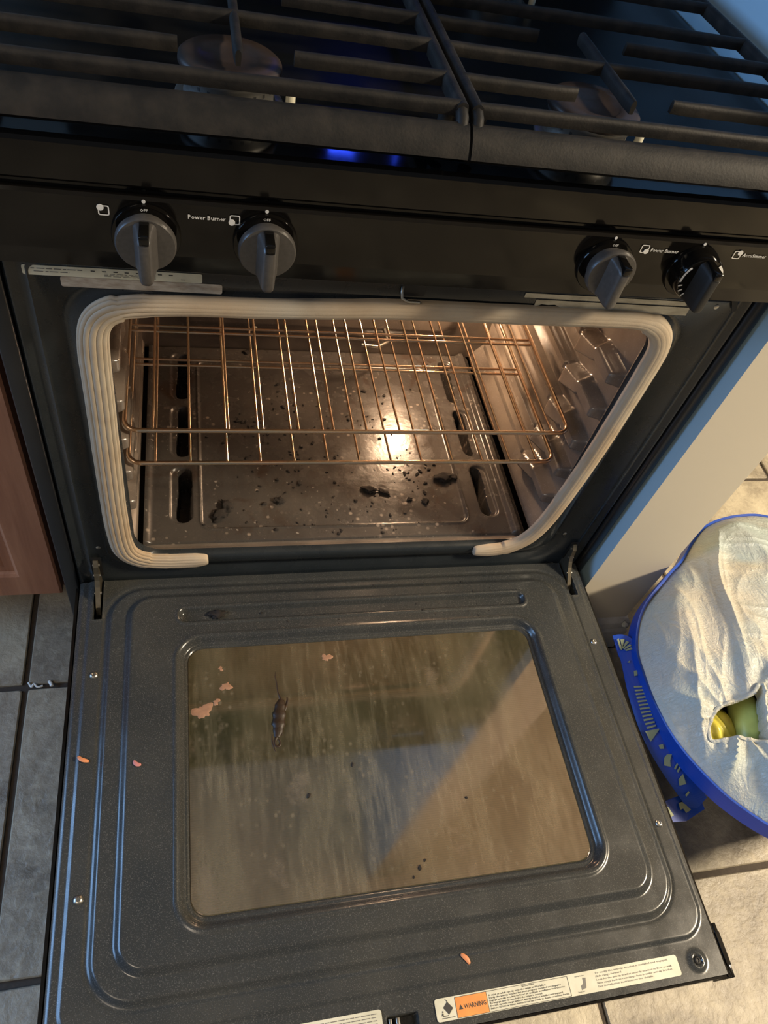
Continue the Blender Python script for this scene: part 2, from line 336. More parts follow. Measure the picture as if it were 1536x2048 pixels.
# ============================================================ THE SETTING
# floor: grout bed with tiles laid as single pieces
bed = MB().box(-2.3, 3.3, -2.4, 2.2, -0.06, -0.005)
floor = obj('floor', bed, 'grout', kind='structure')
TS = 0.405; G = 0.009
tm = {}
def tile_mesh(seed):
    r = random.Random(seed); n = 6; h = TS / 2 - G / 2; ring = []
    base = rrect(-h, h, -h, h, 0.004, 2, 6)
    j = [(x + r.uniform(-.0006, .0006), y + r.uniform(-.0006, .0006)) for x, y in base]
    mb = MB().loft([[(x, y, -0.006) for x, y in j], [(x, y, -0.0018) for x, y in j], [(x * 0.992, y * 0.992, 0.0) for x, y in j]], 0, False, True, False, True)
    me = bpy.data.meshes.new('tile'); me.from_pydata(mb.v, [], mb.f); me.materials.append(MAT['tile' if seed % 2 else 'tile2']); return me
tms = [tile_mesh(i) for i in range(4)]
for i in range(-5, 8):
    for j in range(-5, 5):
        x = -0.106 + 0.402 * (i + 0.5); y = -0.041 + TS * (j + 0.5)
        o = link('tile', tms[(i * 3 + j * 5) % 4], floor, (x, y, rnd.uniform(-.0006, .0006)))
        o.rotation_euler.z = rnd.choice((0, PI)); o.scale = (0.402 / TS, 1, 1)
ceiling = obj('ceiling', MB().box(-2.3, 3.3, -2.4, 2.2, 2.42, 2.5), 'ceiling', kind='structure')
# wall at the right of the range: blue side face, beige end
WL, WR, WY = 0.7812, 0.9104, -0.03
mb = MB(); mb.box(WL, WR, WY, 0.70, 0.0, 2.42)
mb.m = [1 if abs(sum(mb.v[i][0] for i in f) / 4 - WL) < 1e-4 else 0 for f in mb.f]
obj('wall_right', mb, ['wall_beige', 'wall_blue'], kind='structure')
obj('wall_back', MB().box(-2.3, WR, 0.70, 0.80, 0, 2.42), 'wall_blue', kind='structure')
# baseboard round the wall end
mb = MB(); prof = [(0.0, 0.0), (0.013, 0.0), (0.013, 0.062), (0.009, 0.068), (0.011, 0.074), (0.009, 0.086), (0.004, 0.094), (0.0, 0.094)]
a = [(WL, WY - d, z) for d, z in prof]; b = [(WR + d, WY - d, z) for d, z in prof]; c_ = [(WR + d, 0.69, z) for d, z in prof]
mb.loft([a, b, c_], 0, False, True, True, True)
obj('baseboard_right', mb, 'skirting', kind='structure')

# ============================================================ CABINET at the left
FY = 0.055
cab = thing('base_cabinet', (-0.42, 0.3, 0), 'reddish brown wooden base cabinet with a framed door, left of the oven', 'cabinet')
mb = MB().box(-0.90, -0.034, 0.078, 0.66, 0.105, 0.87, 0, 0.001).box(-0.90, -0.04, 0.15, 0.64, 0.0, 0.105, 0)
obj('carcass', mb, 'wood_edge', cab)
def cab_door(x0, x1, z0, z1):
    g = MB()
    loops = []
    for inset, y in ((0.0, FY + 0.021), (0.0, FY + 0.003), (0.003, FY), (0.052, FY), (0.056, FY + 0.003), (0.058, FY + 0.007), (0.070, FY + 0.007), (0.095, FY + 0.001), (0.105, FY + 0.001)):
        q = [(x0 + inset, z0 + inset), (x1 - inset, z0 + inset), (x1 - inset, z1 - inset), (x0 + inset, z1 - inset)]
        loops.append([(x, y, z) for x, z in q])
    g.loft(loops, 0, False, True, True, True)
    d = obj('door', g, 'wood', cab)
    return d
d1 = cab_door(-0.435, -0.0425, 0.117, 0.70)
d2 = cab_door(-0.84, -0.441, 0.117, 0.70)
for d, x in ((d1, -0.405), (d2, -0.48)):
    obj('knob', MB().lathe((x, FY, 0.64), (0, -1, 0), [(0.006, 0), (0.006, 0.014), (0.014, 0.02), (0.015, 0.026), (0.010, 0.031)], 20), 'steel', d)
for x0, x1 in ((-0.435, -0.0425), (-0.84, -0.441)):
    dr = obj('drawer', MB().box(x0, x1, FY, FY + 0.021, 0.72, 0.86, 0, 0.003), 'wood', cab)
    obj('knob', MB().lathe(((x0 + x1) / 2, FY, 0.79), (0, -1, 0), [(0.006, 0), (0.006, 0.014), (0.014, 0.02), (0.015, 0.026), (0.010, 0.031)], 20), 'steel', dr)
ct = obj('countertop', MB().box(-0.92, -0.024, 0.03, 0.69, 0.871, 0.908, 0, 0.004), 'counter')
ct['label'] = 'dark countertop on the wooden cabinet left of the stove'; ct['category'] = 'countertop'

# ============================================================ THE RANGE
W = 0.757
rg = thing('gas_range', (0.378, 0.30, 0), 'black gas range with its oven door folded open, between brown cabinet and blue wall', 'stove')
# body
mb = MB().box(-0.019, -0.001, -0.004, 0.64, 0.03, 0.885, 0, 0.002)
obj('side_panel', mb, 'side', rg)
mb = MB().box(0.7585, 0.7765, -0.008, 0.64, 0.03, 0.885, 0, 0.005)
obj('side_panel', mb, 'side', rg)
obj('rear_panel', MB().box(-0.001, 0.7585, 0.60, 0.64, 0.03, 0.885), 'side', rg)
obj('base', MB().box(0.0, 0.757, 0.02, 0.60, 0.02, 0.06), 'side', rg)
for x in (0.03, 0.72):
    for y in (0.05, 0.57): obj('foot', MB().lathe((x, y, 0.0), (0, 0, 1), [(0.018, 0), (0.018, 0.008), (0.008, 0.01), (0.008, 0.03)], 16), 'black', rg)
dw = obj('storage_drawer', MB().box(0.002, 0.757, -0.03, -0.002, 0.035, 0.185, 0, 0.004).box(0.002, 0.757, 0.0, 0.4, 0.07, 0.075, 0), 'side', rg)
obj('handle', MB().box(0.18, 0.58, -0.04, -0.028, 0.165, 0.18, 0, 0.003), 'side', dw)

# front frame with the oven opening
F = dict(x0=0.079, x1=0.667, z0=0.292, z1=0.712)
def fl(x0, x1, z0, z1, r, y): return [(x, y, z) for x, z in rrect(x0, x1, z0, z1, r, 8, 14)]
mb = MB()
loops = [fl(0.0, 0.758, 0.215, 0.775, 0.002, 0.012), fl(0.0, 0.758, 0.215, 0.775, 0.002, 0.001), fl(0.003, 0.755, 0.218, 0.772, 0.002, -0.003), fl(0.006, 0.752, 0.222, 0.768, 0.004, -0.003),
         fl(0.011, 0.747, 0.227, 0.762, 0.005, 0.001), fl(0.016, 0.742, 0.232, 0.757, 0.006, 0.001), fl(0.020, 0.738, 0.236, 0.753, 0.008, -0.0015), fl(0.023, 0.735, 0.24, 0.75, 0.01, 0.0),
         fl(0.036, 0.704, 0.258, 0.737, 0.045, 0.0), fl(0.040, 0.700, 0.262, 0.734, 0.045, 0.004), fl(0.046, 0.695, 0.268, 0.730, 0.045, 0.004), fl(0.05, 0.691, 0.272, 0.727, 0.045, 0.0),
         fl(F['x0'] - .008, F['x1'] + .008, F['z0'] - .006, F['z1'] + .006, 0.042, 0.0), fl(F['x0'] - .002, F['x1'] + .002, F['z0'] - .001, F['z1'] + .002, 0.04, 0.004), fl(F['x0'], F['x1'], F['z0'], F['z1'], 0.038, 0.012)]
mb.loft(loops, 0, True)
obj('front_frame', mb, 'frame', rg)
# cavity: flared throat, then shaped walls
CX0, CX1, CY, CZ0, CZ1 = 0.066, 0.6900, 0.44, 0.283, 0.74
mb = MB()
loops = [fl(F['x0'], F['x1'], F['z0'], F['z1'], 0.038, 0.012), fl(F['x0'] - .003, F['x1'] + .003, F['z0'] - .003, F['z1'] + .004, 0.035, 0.017), fl(CX0, CX1, CZ0, CZ1, 0.03, 0.024), fl(CX0, CX1, CZ0, CZ1, 0.02, 0.03)]
mb.loft(loops, 0, True)
LV = [0.598, 0.538, 0.4745, 0.4145, 0.3545]
def wall_d(y, z):
    d = 0.0
    for zi in LV:
        # rack guide: long rib running back, thick nose in front, flared web behind the nose
        rib = (1 - ss(0.0045, 0.0115, abs(z - zi + 0.012))) * ss(0.13, 0.15, y) * (1 - ss(0.40, 0.42, y)) * 0.019
        nose = (1 - ss(0.0070, 0.0130, abs(z - zi + 0.001))) * ss(0.036, 0.044, y) * (1 - ss(0.095, 0.108, y)) * 0.0215
        t = (y - 0.082) / 0.070; web = 0
        if -0.2 < t < 1.2:
            zl = zi - 0.011 - 0.034 * max(0, min(1, t)); zu = zi + 0.010 - 0.018 * max(0, t)
            web = ss(zl - 0.004, zl + 0.004, z) * (1 - ss(zu - 0.003, zu + 0.005, z)) * ss(-0.05, 0.12, t) * (1 - ss(0.80, 1.15, t)) * 0.0215
        d = max(d, rib, nose, web)
    bead = (1 - ss(0.002, 0.0055, abs(y - 0.030))) * ss(0.32, 0.34, z) * (1 - ss(0.68, 0.70, z)) * 0.005
    return max(d, bead) + 0.018 * (1 - ss(0.29, 0.322, z))
CAVN = (190, 240)
def side(x, sgn):
    return lambda u, v: (x + sgn * (0.77 if sgn > 0 else 1.0) * wall_d(0.03 + u * (CY - 0.03), CZ0 + v * (CZ1 - CZ0)), 0.03 + u * (CY - 0.03), CZ0 + v * (CZ1 - CZ0))
mb.grid(CAVN[0], CAVN[1], side(CX0, 1)); mb.grid(CAVN[0], CAVN[1], side(CX1, -1))
def back_d(x, z):
    e = sdr(x, z, 0.13, 0.62, 0.335, 0.69, 0.03); d = -0.006 * (1 - ss(-0.006, 0.002, e))
    e2 = sdr(x, z, 0.42, 0.60, 0.40, 0.56, 0.02); d += 0.004 * (1 - ss(-0.004, 0.0, e2))
    return d + 0.012 * (1 - ss(0.285, 0.30, z)) * 0
mb.grid(90, 70, lambda u, v: (CX0 + u * (CX1 - CX0), CY - back_d(CX0 + u * (CX1 - CX0), CZ0 + v * (CZ1 - CZ0)) * -1, CZ0 + v * (CZ1 - CZ0)))
mb.box(CX0, CX1, 0.03, CY, CZ1, CZ1 + 0.01)
mb.box(CX0, CX1, 0.03, CY, CZ0 - 0.06, CZ0 - 0.055)
obj('oven_cavity', mb, 'cavity', rg)
# oven bottom pan with six slots
PX0, PX1, PY0, PY1, PZ = 0.0875, 0.664, 0.022, 0.438, 0.286
slots = []
for (y0, y1) in ((0.064, 0.163), (0.190, 0.293), (0.315, 0.42)):
    slots.append((0.133, 0.1525, y0, y1, 0.123, 0.1545)); slots.append((0.6005, 0.617, y0, y1, 0.5985, 0.6285))
def pan(u, v):
    x = PX0 + u * (PX1 - PX0); y = PY0 + v * (PY1 - PY0); z = PZ
    e = sdr(x, y, 0.1665, 0.574, 0.050, 0.405, 0.016)
    z -= 0.0022 * (1 - ss(-0.004, 0.0015, e)); z += 0.0012 * (1 - ss(0.0, 0.003, abs(e - 0.001)))
    z += 0.0065 * ss(0.638, 0.646, x) * (1 - ss(0.651, 0.658, x)) + 0.004 * (1 - ss(0.090, 0.100, x))
    z -= 0.006 * ss(0.657, 0.664, x)
    for (a, b, c, d, ox0, ox1) in slots:
        if ox0 - .006 < x < ox1 + .006 and c - .01 < y < d + .01:
            e1 = sdr(x, y, ox0, ox1, c - 0.003, d + 0.003, 0.014); z -= 0.0035 * (1 - ss(-0.003, 0.001, e1))
            wob = 0.0016 * math.sin((y - c) / (d - c) * 2 * PI) ; k = sdr(x + wob, y, a, b, c, d, 0.0075)
            z -= 0.05 * (1 - ss(-0.0015, 0.0, k))
    z -= 0.012 * (1 - ss(0.0, 0.006, y - PY0))
    return (x, y, z + 0.00025 * fbm(x * 25, y * 25))
mb = MB().grid(384, 276, pan)
pano = obj('oven_bottom', mb, 'oven_floor', rg)
# interior lamp: guard, glass and glowing bulb on the rear wall
lamp = obj('oven_lamp', MB().lathe((0.56, CY, 0.50), (0, -1, 0), [(0.03, 0.0), (0.03, 0.006), (0.022, 0.01), (0.02, 0.01)], 28), 'steel', rg)
bl = obj('bulb', MB().lathe((0.56, CY, 0.50), (0, -1, 0), [(0.010, 0.008), (0.013, 0.014), (0.0155, 0.024), (0.014, 0.034), (0.008, 0.041), (0.001, 0.043)], 20), 'bulb', lamp)
# small temperature probe and bolts at the back
pb = obj('temperature_probe', MB().tube([(0.49, 0.438, 0.345), (0.49, 0.40, 0.345), (0.47, 0.385, 0.347), (0.44, 0.385, 0.35)], 0.0028, 10).lathe((0.49, 0.44, 0.345), (0, -1, 0), [(0.014, 0), (0.014, 0.003), (0.009, 0.004)], 18), 'steel', rg)
for x, z in ((0.245, 0.36), (0.262, 0.335)):
    obj('bolt', MB().lathe((x, 0.437, z), (0, -1, 0), [(0.006, 0.0), (0.006, 0.002), (0.004, 0.004)], 12), 'steel', rg)

# gasket: ribbed fibre rope round the opening, open at the bottom middle
gp = [(0.1745, 0.2845), (0.150, 0.2825), (0.116, 0.2835), (0.088, 0.288), (0.068, 0.305), (0.0625, 0.335), (0.061, 0.40), (0.0625, 0.50), (0.0645, 0.60), (0.0655, 0.668),
      (0.070, 0.692), (0.082, 0.706), (0.105, 0.7135), (0.16, 0.716), (0.22, 0.716), (0.30, 0.719), (0.345, 0.7225), (0.43, 0.723), (0.52, 0.7233), (0.60, 0.7243), (0.640, 0.7235), (0.664, 0.712), (0.677, 0.690),
      (0.678, 0.655), (0.6775, 0.60), (0.6755, 0.50), (0.668, 0.40), (0.661, 0.345), (0.648, 0.310), (0.625, 0.290), (0.60, 0.2835), (0.568, 0.283)]
path = smooth_path([Vector((x, 0.0, z)) for x, z in gp], 3)
sec = []
NS = 84
for k in range(NS + 1):
    t = PI * k / NS; rib = abs(math.sin(t * 7)) ** 0.7
    sec.append((0.0115 * math.cos(t), 0.0095 * (abs(math.sin(t)) ** 0.7), 0.11 * rib - 0.01))
sec += [(-0.0115, -0.0015, 0), (0.0115, -0.0015, 0)]
loops = []; N = len(path)
for i, p in enumerate(path):
    a = path[max(0, i - 1)]; b = path[min(N - 1, i + 1)]; t = (b - a).normalized(); u = t.cross(Vector((0, 1, 0)))
    end = min(i, N - 1 - i); k = 0.35 + 0.65 * min(1, end / 9) ** 0.5; bulge = 1 + 0.18 * math.exp(-((end - 12) / 8) ** 2)
    wd = (1.12 if t.z < -0.3 or t.z > 0.3 else 0.92) * k * bulge
    if p.x < 0.12: wd *= 1.08
    wd *= 1 + 0.04 * noise.noise(p * 30)
    ra = 0.22 + 0.78 * (1 - ss(0.10, 0.17, p.x)); loops.append([p + u * q[0] * wd * (1 + q[2] * ra) + Vector((0, -1, 0)) * q[1] * (1 + q[2] * ra) * (0.6 + 0.4 * k) for q in sec])
mb = MB().loft(loops, 0, True, True, True, True)
obj('door_gasket', mb, 'gasket', rg, label='ribbed cream fibre seal round the oven opening')

# ---- control panel, slightly bowed
def bow(x): return 0.0045 * (1 - ((x - 0.3) / 0.46) ** 2)
def swept(profile, x0, x1, n=40, mi=0):
    m_ = MB(); L = []
    for i in range(n + 1):
        x = x0 + (x1 - x0) * i / n; b = bow(x); L.append([(x, y - (b if y < -0.012 else 0), z) for y, z in profile])
    return m_.loft(L, mi, False, True, True, True)
obj_cp = obj('control_panel', swept([(0.0, 0.7735), (-0.0255, 0.7725), (-0.0275, 0.774), (-0.029, 0.790), (-0.0285, 0.8375), (-0.0265, 0.840), (-0.021, 0.841), (-0.021, 0.842), (0.0, 0.842)], -0.02, 0.7770), 'gloss', rg)
obj('front_rail', swept([(0.0, 0.838), (-0.022, 0.838), (-0.022, 0.8475), (-0.0285, 0.8485), (-0.0305, 0.851), (-0.0305, 0.8785), (-0.029, 0.8815), (-0.026, 0.8838), (0.0, 0.8840), (0.0, 0.838)], -0.02, 0.7770), 'gloss', rg)
PYF = lambda x: -0.0292 - bow(x)
def marks():
    def dot(x, z, r):
        y = PYF(x); return MB().lathe((x, y, z), (0, -1, 0), [(r, 0), (r, 0.0003)], 14, 0, False)
    def sq(x, z, s=0.0085, corner=(0, 0)):
        y = PYF(x) - 0.0003; t = 0.0009; g = MB()
        o_ = rrect(x - s / 2, x + s / 2, z - s / 2, z + s / 2, 0.0015, 3, 2); i_ = rrect(x - s / 2 + t, x + s / 2 - t, z - s / 2 + t, z + s / 2 - t, 0.001, 3, 2)
        g.loft([[(a, y, b) for a, b in o_], [(a, y, b) for a, b in i_]], 0, False)
        cx = x + corner[0] * s * 0.28; cz = z + corner[1] * s * 0.28
        g.lathe((cx, y + 0.0002, cz), (0, -1, 0), [(0.0027, 0), (0.0027, 0.0004)], 14, 0, False); return g
    def word(s_, x, z, size, al='LEFT'):
        g = MB(); text_mb(g, s_, (x, PYF(x + 0.01) - 0.0002, z), (1, 0, 0), (0, 0, 1), size, 0, 0.0003, al); return g
    for i, kx in enumerate(KX):
        obj('marking', dot(kx - 0.0005, KZ + 0.0295, 0.0015), 'white_ink', obj_cp)
    obj('marking', sq(0.0935, 0.8275, corner=(-1, 1)), 'white_ink', obj_cp)
    obj('marking', sq(0.1945, 0.8278, corner=(-1, -1)), 'white_ink', obj_cp)
    obj('marking', word('Power Burner', 0.1572, 0.8262, 0.0052), 'white_ink', obj_cp)
    obj('marking', sq(0.5725, 0.8285, corner=(1, -1)), 'white_ink', obj_cp)
    obj('marking', word('Power Burner', 0.579, 0.8262, 0.0052), 'white_ink', obj_cp)
    obj('marking', sq(0.6745, 0.8285, corner=(1, 1)), 'white_ink', obj_cp)
    obj('marking', word('AccuSimmer', 0.681, 0.8270, 0.0052), 'white_ink', obj_cp)
KX = [0.1245, 0.2205, 0.5385, 0.6335]; KZ = 0.808
marks()
def knob(x, kind):
    y = PYF(x)
    k = obj('knob', MB().lathe((x, y, KZ + 0.0005), (0, -1, 0), [(0.0272, 0.0), (0.0272, 0.0030), (0.0266, 0.0040), (0.0, 0.0040)], 48).lathe((x, y - 0.004, KZ + 0.003), (0, -1, 0), [(0.019, 0.0), (0.019, 0.0075), (0.0238, 0.0095), (0.0238, 0.0135), (0.0225, 0.0155), (0.0, 0.0158)] if kind else [(0.0245, 0.0), (0.0235, 0.013), (0.0222, 0.0155), (0.0, 0.0158)], 48, 1), ['gloss', 'knob' if kind else 'gloss'], rg)
    if kind:
        g = MB(); text_mb(g, 'OFF', (x - 0.0005, y - 0.0042, KZ + 0.0235), (1, 0, 0), (0, 0, 1), 0.0034, 0, 0.0002, 'CENTER')
        obj('marking', g, 'white_ink', k)
    # grip bar: tapers forward, hangs a little below the disc
    g = MB(); zt, zb = KZ + 0.022, KZ - 0.0195; y0 = y - 0.0185; ang = 0.0
    L = []
    for yy, hw, a, b in ((y0 + 0.001, 0.0098, zt + 0.0015, zb - 0.001), (y0 - 0.004, 0.0078, zt + 0.001, zb - 0.001), (y0 - 0.016, 0.0058, zt - 0.001, zb - 0.002), (y0 - 0.0205, 0.0048, zt - 0.003, zb - 0.001), (y0 - 0.0215, 0.0035, zt - 0.005, zb + 0.001)):
        L.append([(px, yy, pz) for px, pz in rrect(x - hw, x + hw, b, a, min(hw * 0.8, 0.005), 4, 3)])
    g.loft(L, 0, True, True, True, True)
    obj('grip', g, 'knob' if kind else 'black', k)
    p = MB().box(x - 0.0038, x + 0.0038, y0 - 0.0222, y0 - 0.0005, zt - 0.0055, zt + 0.0025, 0, 0.0008)
    obj('pointer', p, 'gloss', k)
    if not kind:
        r = MB(); c = Vector((x, y - 0.0138, KZ + 0.003))
        def arc(a0, a1, r0, r1, n=24):
            o_ = [c + Vector((math.sin(a) * r0, -0.0065, math.cos(a) * r0)) for a in [a0 + (a1 - a0) * i / n for i in range(n + 1)]]
            i_ = [c + Vector((math.sin(a) * r1, -0.0069, math.cos(a) * r1)) for a in [a0 + (a1 - a0) * i / n for i in range(n + 1)]]
            r.loft([o_, i_], 0, False, False)
        arc(0.6, 1.9, 0.0219, 0.0190); arc(4.6, 5.4, 0.0219, 0.0200)
        for a in (3.3, 3.7, 4.05, 4.35): arc(a, a + 0.08, 0.0215, 0.0175, 2)
        text_mb(r, 'OFF', c + Vector((0.001, -0.0064, 0.0150)), (1, 0, 0), (0, 0, 1), 0.006, 0, 0.0001, 'CENTER')
        obj('marking', r, 'white_ink', k)
for i, x in enumerate(KX): knob(x, i < 3)

# stickers on the frame below the panel
def flat(x0, x1, z0, z1, y, r=0.002): return MB().prism([(a, y, b) for a, b in rrect(x0, x1, z0, z1, r, 3, 2)], (0, -0.0004, 0))
def dashes(mb, x0, x1, z, n, h, mi, y, seed):
    r = random.Random(seed); x = x0
    while x < x1:
        w_ = r.uniform(0.002, 0.008); mb.box(x, min(x + w_, x1), y - 0.0002, y, z - h / 2, z + h / 2, mi); x += w_ + r.uniform(0.0008, 0.002)
mb = flat(0.0165, 0.1690, 0.7405, 0.7505, -0.0004)
dashes(mb, 0.024, 0.066, 0.7475, 0, 0.0008, 1, -0.0008, 1); dashes(mb, 0.026, 0.055, 0.7445, 0, 0.0007, 1, -0.0008, 2)
for i in range(8): mb.box(0.073 + i * 0.0095, 0.0765 + i * 0.0095, -0.001, -0.0008, 0.7470, 0.7480, 2)
for q in range(3): dashes(mb, 0.084, 0.128, 0.7452 - q * 0.0012, 0, 0.0004, 1, -0.0008, 3 + q)
dashes(mb, 0.150, 0.154, 0.7435, 0, 0.0006, 1, -0.0008, 9)
obj('rating_sticker', mb, ['paper', 'grey_ink', 'ink'], rg, label='white printed sticker under the control panel')
mb = flat(0.0465, 0.1870, 0.7295, 0.7400, -0.0002)
obj('worn_sticker', mb, 'worn', rg, label='worn grey-beige sticker below the white one')
mb = flat(0.489, 0.6790, 0.7445, 0.7500, -0.0004, 0.0008)
obj('foil_sticker', mb, 'foil', rg, label='narrow silver foil strip under the right knobs')
r_ = random.Random(3); top = [(0.5035 + (0.6855 - 0.5035) * i / 24, 0.7425) for i in range(25)]; bot = [(x, 0.7318 + (0.0035 * r_.random() if i < 7 else 0.0004 * r_.random()) + (0.0035 if i in (1, 2, 3) else 0)) for i, (x, z) in enumerate(top)]
g = MB(); g.loft([[(x, -0.0006, z) for x, z in top], [(x, -0.0006, z) for x, z in bot]], 0, False, False)
obj('torn_foil_sticker', g, 'foil', rg, label='torn silver foil sticker above the oven seal')
# latch hook of the door lock
g = MB().tube([(0.3600, 0.002, 0.750), (0.3585, -0.004, 0.745), (0.3595, -0.006, 0.7395), (0.366, -0.007, 0.7365), (0.378, -0.007, 0.7365)], 0.0016, 8)
obj('lock_slot', MB().prism([(a, -0.0002, b) for a, b in rrect(0.3575, 0.3835, 0.7385, 0.7535, 0.003, 3, 2)], (0, -0.0003, 0)), 'black', rg)
obj('lock_hook', g, 'steel', rg)
for x, z in ((0.0335, 0.318), (0.708, 0.318), (0.7175, 0.745)): obj('rivet', MB().lathe((x, 0.0005, z), (0, -1, 0), [(0.0032, 0), (0.003, 0.0008), (0.0015, 0.0014)], 12), 'steel', rg)
obj('frame_slot', MB().prism([(a, -0.0035, b) for a, b in ((0.727, 0.758), (0.735, 0.758), (0.7415, 0.744), (0.737, 0.742))], (0, -0.0005, 0)), 'black', rg)
# door hinges
for x in (0.0278, 0.7335):
    h = MB()
    P = [(0.010, 0.290), (-0.006, 0.296), (-0.012, 0.288), (-0.014, 0.276), (-0.018, 0.266), (-0.024, 0.258), (-0.034, 0.248), (-0.044, 0.238), (-0.050, 0.228), (-0.030, 0.225), (0.0, 0.235), (0.012, 0.26)]
    h.prism([(x - 0.0034, y, z) for y, z in P], (0.0062, 0, 0))
    hj = obj('hinge_arm', h, 'hinge', rg)
    for y, z in ((-0.006, 0.286), (-0.012, 0.270), (-0.028, 0.25)): obj('hinge_pin', MB().lathe((x - 0.0045, y, z), (1, 0, 0), [(0.0022, 0), (0.0022, 0.009)], 10), 'steel', hj)
    obj('hinge_slot', MB().prism([(a, -0.0036, b) for a, b in rrect(x - 0.0068, x + 0.0068, 0.256, 0.300, 0.002, 2, 2)], (0, -0.0003, 0)), 'black', rg)

# ---- oven door, lying open
DX0, DX1, DY0, DY1 = 0.002, 0.7565, -0.5835, -0.004
def doorz(x, y):
    z = 0.2395
    z -= 0.0035 * (1 - ss(0.0, 0.006, x - DX0)) * 0.6
    e = sdr(x, y, 0.0150, 0.7500, -0.5415, 0.30, 0.035); z += 0.0028 * ss(0.002, -0.004, e) if False else 0.0028 * (1 - ss(-0.004, 0.002, e))
    e = sdr(x, y, 0.0415, 0.7235, -0.5140, -0.020, 0.048); z += 0.0048 * (1 - ss(-0.0058, 0.0012, e)); z -= 0.0010 * (1 - ss(0.0, 0.003, abs(e - 0.0035)))
    e = sdr(x, y, 0.0640, 0.7020, -0.4920, -0.033, 0.036); z += 0.0065 * (1 - ss(-0.0105, 0.0, e))
    # hinge corners dip at the rear
    for sx in (0.0275, 0.7335):
        if abs(x - sx) < 0.012:
            e = sdr(x, y, sx - 0.0055, sx + 0.0055, -0.0645, 0.01, 0.002); z -= 0.022 * (1 - ss(-0.001, 0.0004, e)); z += 0.0008 * (1 - ss(0.0, 0.0022, abs(e - 0.001)))
    e = sdr(x, y, 0.1315, 0.6450, -0.4560, -0.1045, 0.034); z -= 0.0085 * (1 - ss(-0.0085, -0.001, e)); z -= 0.0030 * (1 - ss(-0.0155, -0.0105, e)); z += 0.0016 * (1 - ss(0.0, 0.0045, abs(e - 0.002)))
    e = sdr(x, y, 0.1335, 0.6430, -0.0825, -0.0600, 0.010); z -= 0.0065 * (1 - ss(-0.0050, -0.0005, e)); z += 0.0013 * (1 - ss(0.0, 0.0035, abs(e - 0.0015)))
    e = math.hypot(x - 0.7233, y + 0.5648); z += 0.0028 * (1 - ss(0.006, 0.014, e)) - 0.003 * (1 - ss(0.0045, 0.0065, e))
    if -0.6 < y < -0.55 and 0.33 < x < 0.39:
        e = sdr(x, y, 0.3445, 0.3785, -0.60, -0.5625, 0.001); z -= 0.020 * (1 - ss(-0.0012, 0.0, e))
    return z
nx, ny = 500, 390
mb = MB().grid(nx, ny, lambda u, v: (DX0 + u * (DX1 - DX0), DY0 + v * (DY1 - DY0), doorz(DX0 + u * (DX1 - DX0), DY0 + v * (DY1 - DY0))))
door = obj('oven_door', mb, 'door', rg)
sk = MB().box(-0.003, 0.7600, -0.5865, -0.012, 0.188, 0.2140, 0, 0.003)
sk.box(-0.003, 0.0005, -0.5865, -0.012, 0.20, 0.2378, 0).box(0.7570, 0.7600, -0.5865, -0.012, 0.20, 0.2378, 0).box(-0.003, 0.7600, -0.5865, -0.5840, 0.20, 0.2365, 0)
obj('outer_shell', sk, 'gloss', door)
for x0, x1 in ((0.7602, 0.7655), (-0.0085, -0.0032)): obj('end_bracket', MB().box(x0, x1, -0.588, -0.530, 0.196, 0.2385, 0, 0.001).box(min(x0, x1), max(x0, x1), -0.575, -0.540, 0.2385, 0.2395, 0), 'gloss', door)
hd = MB().tube(smooth_path([(0.06, -0.545, 0.186), (0.06, -0.545, 0.150), (0.085, -0.545, 0.138), (0.67, -0.545, 0.138), (0.697, -0.545, 0.150), (0.697, -0.545, 0.186)], 2), 0.011, 12)
obj('handle', hd, 'gloss', door)
gl = rrect(0.1445, 0.6310, -0.4420, -0.1190, 0.020, 8, 10)
mb = MB().loft([[(x, y, 0.2390) for x, y in gl], [(x, y, 0.2438) for x, y in gl], [(0.3878 + (x - 0.3878) * 0.996, -0.2805 + (y + 0.2805) * 0.994, 0.2446) for x, y in gl]], 0, False, True, True, True)
obj('door_glass', mb, 'glass', door, label='brown-filmed oven window glass')
def screw(x, y, z, dark=False):
    g = MB().lathe((x, y, z), (0, 0, 1), [(0.0052, 0.0), (0.0048, 0.0012), (0.0034, 0.0024), (0.0022, 0.0027), (0.0020, 0.0016), (0.0, 0.0016)], 20)
    obj('screw', g, 'black' if dark else 'steel', door)
for x, y in ((0.0283, -0.1458), (0.0281, -0.4078), (0.7375, -0.1472), (0.7362, -0.4111)): screw(x, y, doorz(x, y) - 0.0002)
screw(0.7233, -0.5648, doorz(0.7233, -0.5648) - 0.0004, True)
# latch window at the front edge
obj('latch_strip', MB().box(0.3465, 0.3500, -0.583, -0.5645, 0.222, 0.2392, 0, 0.0006).box(0.3545, 0.3585, -0.583, -0.5645, 0.222, 0.2395, 0, 0.0006), 'steel', door)
